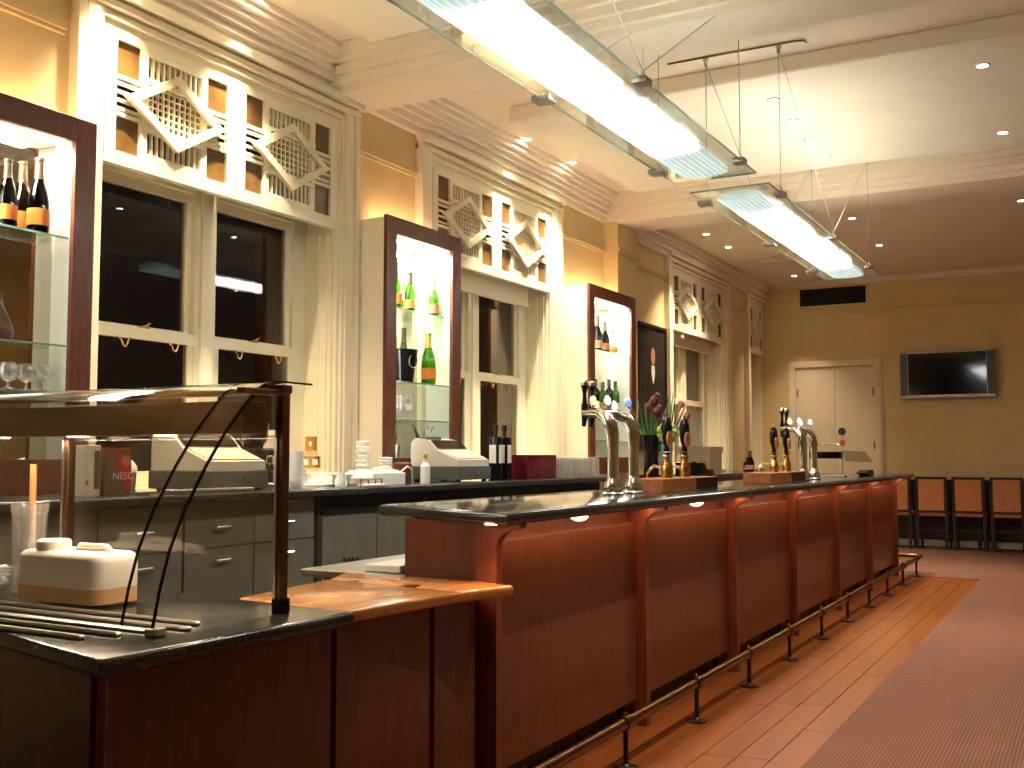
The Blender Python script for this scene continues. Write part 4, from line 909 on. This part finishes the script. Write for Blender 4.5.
def hand_pumps(label, x, ys_, blk):
    t = thing('hand_pump_station', label, 'beer pump', (x, (blk[0] + blk[1]) / 2, ZB), 'ale hand pumps on wooden blocks')
    b = part(t, 'wooden_block', box(x - .13, x + .07, blk[0], blk[1], ZB, ZB + .075, bev=.004), 'blockwood')
    part(b, 'front_plate', B(NB(), x - .10, x + .071, blk[1] - (blk[1] - blk[0]) * .42, blk[1] - .003, ZB + .004, ZB + .07), 'darkwood')
    for y in ys_:
        p = part(t, 'pump_base', lathe(NB(), [(0, .07), (.032, .075), (.030, .085), (.035, .11), (.033, .135), (.022, .16), (.018, .18), (.024, .195), (.018, .205), (0, .205)], (x - .02, y, ZB), 20), 'brass', True)
        h = part(t, 'pump_handle', lathe(NB(), [(0, .20), (.018, .202), (.017, .235), (.014, .25), (.022, .275), (.029, .32), (.031, .355), (.025, .395), (.015, .412), (0, .414)], (x - .02, y, ZB), 18), 'blackgloss', True)
        part(h, 'handle_finial', lathe(NB(), [(.008, .41), (.006, .432), (0, .434)], (x - .02, y, ZB), 10), 'brass', True)
        c = part(t, 'pump_clip', tube(NB(), [(x + .012, y - .045, ZB + .29), (x + .018, y - .045, ZB + .29)], .045, 20), 'tan'); part(c, 'clip_stem', B(NB(), x - .02, x + .014, y - .05, y, ZB + .215, ZB + .223), 'chrome')
        part(t, 'pump_spout', tube(NB(), [(x - .05, y, ZB + .13), (x - .10, y, ZB + .14), (x - .14, y, ZB + .10), (x - .145, y, ZB + .03)], .009, 8), 'chrome', True)
    return t
hand_pumps('pair of black handled ale pumps on a wooden block beside the vases', -2.10, (5.58, 5.87), (5.27, 6.20))
hand_pumps('pair of black handled ale pumps on a wooden block before the far chrome tap', -2.12, (7.88, 8.24), (7.45, 8.46))
# vases with flowers
t = thing('black_vase', 'tall black vase with long grass leaves and dark red flowers', 'vase', (-2.42, 6.1, ZB))
lpart(t, 'vase', lathe(NB(), [(0, 0), (.045, 0), (.05, .02), (.042, .18), (.05, .31), (.055, .325), (.045, .32), (.036, .18), (.04, .03), (0, .02)], n=20), 'blackgloss', True)
lv = NB()
for k in range(14):
    a = k * 2.399; d = .03 + .012 * (k % 5); h = .45 + .05 * (k % 4)
    tube(lv, [(0, 0, .25), (d * math.cos(a), d * math.sin(a), .36), (d * 2.2 * math.cos(a), d * 2.2 * math.sin(a), h)], [.004, .006, .001], 5)
lpart(t, 'grass_leaves', lv, 'leaf', True)
for k, (x, y, z) in enumerate(((.03, .03, .47), (-.03, .05, .50), (.05, .08, .42), (0, .06, .54))):
    bl = NB(); ell(bl, (x, y, z), (.028, .028, .034)); ell(bl, (x + .01, y + .015, z + .03), (.018, .018, .022)); lpart(t, 'flower', bl, 'petal', True)
t = thing('blue_vase', 'slim blue vase with lime green blooms and calla lilies', 'vase', (-2.31, 6.08, ZB))
lpart(t, 'vase', lathe(NB(), [(0, 0), (.035, 0), (.038, .02), (.032, .15), (.038, .27), (.032, .265), (.027, .15), (.03, .02), (0, .015)], n=20), 'bluevase', True)
hy = NB(); rr = random.Random(3)
for k in range(60):
    a, b = rr.random() * 6.283, rr.random() * 2 - 1; s = math.sqrt(1 - b * b); ell(hy, (.055 * s * math.cos(a), .01 + .06 * s * math.sin(a), .34 + .055 * b), (.014, .014, .014), 6, 4)
lpart(t, 'lime_blooms', hy, 'lime', True, kind='stuff')
for k, (dy, dz, dx) in enumerate(((.16, .50, .03), (.20, .43, .05), (.24, .36, .02))):
    lpart(t, 'lily_stem', tube(NB(), [(0, 0, .22), (dx * .5, dy * .5, .22 + (dz - .22) * .6), (dx, dy * .85, dz - .02)], .004, 6), 'leaf', True)
    lpart(t, 'calla_lily', tube(NB(), [(dx, dy * .85, dz - .03), (dx, dy * .95, dz), (dx, dy * 1.15, dz + .02), (dx, dy * 1.35, dz + .035)], [.004, .014, .024, .003], 10), 'calla', True)
lvv = NB()
for k in range(8): tube(lvv, [(0, 0, .25), (.02 * math.cos(k), .05 + .02 * k, .42), (.03 * math.cos(k), .09 + .035 * k, .62 - .01 * k)], [.003, .004, .001], 5)
lpart(t, 'grass_leaves', lvv, 'leaf', True)
# small things by the pumps
bottle('small copper coloured shaker on the bar right of the first pumps', (-2.30, 6.55, ZB), .16, .03, 'bottledark', None, 'brass', style='spirit')
t = thing('bar_caddy', 'black napkin caddy on the bar right of the first pumps', 'caddy', (-2.36, 6.86, ZB)); lpart(t, 'caddy_box', box(-.06, .06, -.09, .09, 0, .11, bev=.006), 'black')
lpart(t, 'straws', tube(tube(NB(), [(0, -.03, .08), (.01, -.035, .17)], .005, 6), [(.02, .02, .08), (.02, .03, .16)], .005, 6), 'signred')
t = tag(obj('menu_board_slope', prism(NB(), [(6.20, ZB + .001), (6.42, ZB + .001), (6.22, ZB + .155), (6.20, ZB + .155)], 0, -2.30, -2.12), 'blackgloss'), 'black sloping drip board behind the first wooden block', 'drip board')
t = thing('carton_box', 'square kraft box on the counter under the third window', 'box', (-4.2, 11.9, 1.085)); part(t, 'box', box(-4.40, -4.02, 12.0, 12.45, 1.085, 1.40, bev=.004), 'kraft'); part(t, 'lid_flap', B(NB(), -4.41, -4.01, 11.99, 12.46, 1.33, 1.405), 'kraft')
bottle('small dark bottle standing beyond the bar below the far window', (-4.1, 13.9, 1.086), .27, .06, 'bottledark', 'brownlabel', 'foil')
bottle('second small dark bottle below the far window', (-4.2, 14.12, 1.086), .18, .06, 'bottledark', 'brownlabel', 'foil', style='spirit')
# chrome hoop stand with perspex sheets
t = thing('menu_stand', 'chrome hoop stand with tilted clear panels at the far end of the bar', 'stand', (-2.17, 10.2, ZB))
lpart(t, 'hoop', tube(NB(), [(-.26, 0, 0), (-.26, 0, .27), (-.24, 0, .30), (-.20, 0, .305), (.0, 0, .305), (.04, 0, .29), (.05, 0, .26), (.05, 0, 0)], .006, 8), 'chrome', True)
lpart(t, 'clear_panel', box(-.25, .04, -.03, .05, .17, .235, bev=.002, seg=1), 'edgedark')
lpart(t, 'clear_panel', prism(NB(), [(.055, .245), (.26, .235), (.32, .135), (.08, .145)], 1, .0, .006), 'perspex')
lpart(t, 'base', box(-.29, .08, -.05, .05, 0, .012, bev=.003), 'steel')
t = thing('bar_scoop', 'small dark scoop shaped tray near the far end of the bar', 'tray', (-2.02, 10.75, ZB)); lpart(t, 'scoop', prism(NB(), [(-.20, .03), (.0, .06), (.16, .055), (.19, .02), (.15, .0), (0, .0)], 0, -.05, .05), 'black')

# ------------------------------------------------------------------ portrait
t = thing('portrait_painting', 'dark portrait painting in a thin black frame beside the third cabinet', 'painting', (XW, 11.52, 1.4))
y0, y1, zz0, zz1 = 11.06, 12.0 - .06, 1.35, 2.83
part(t, 'canvas', B(NB(), XW + .004, XW + .030, y0 + .03, y1 - .03, zz0 + .03, zz1 - .03), 'canvas')
f = NB(); B(f, XW + .002, XW + .045, y0, y0 + .035, zz0, zz1); B(f, XW + .002, XW + .045, y1 - .035, y1, zz0, zz1); B(f, XW + .002, XW + .045, y0, y1, zz0, zz0 + .035); B(f, XW + .002, XW + .045, y0, y1, zz1 - .035, zz1)
part(t, 'frame', f, 'darkwood')
c = 11.52
part(t, 'painted_head', prism(NB(), [(c + .065 * math.cos(q), 2.46 + .10 * math.sin(q)) for q in [R(20 * i) for i in range(18)]], 0, XW + .030, XW + .0315), 'skin')
part(t, 'painted_collar', prism(NB(), [(c - .045, 2.35), (c + .045, 2.35), (c + .06, 2.27), (c + .01, 2.14), (c - .01, 2.14), (c - .055, 2.28)], 0, XW + .030, XW + .0312), 'offpaper')
part(t, 'painted_coat', prism(NB(), [(c - .02, 2.22), (c - .09, 2.28), (c - .24, 2.10), (c - .28, 1.45), (c + .28, 1.45), (c + .26, 2.10), (c + .10, 2.26), (c + .02, 2.22), (c, 2.0)], 0, XW + .030, XW + .0310), 'black')
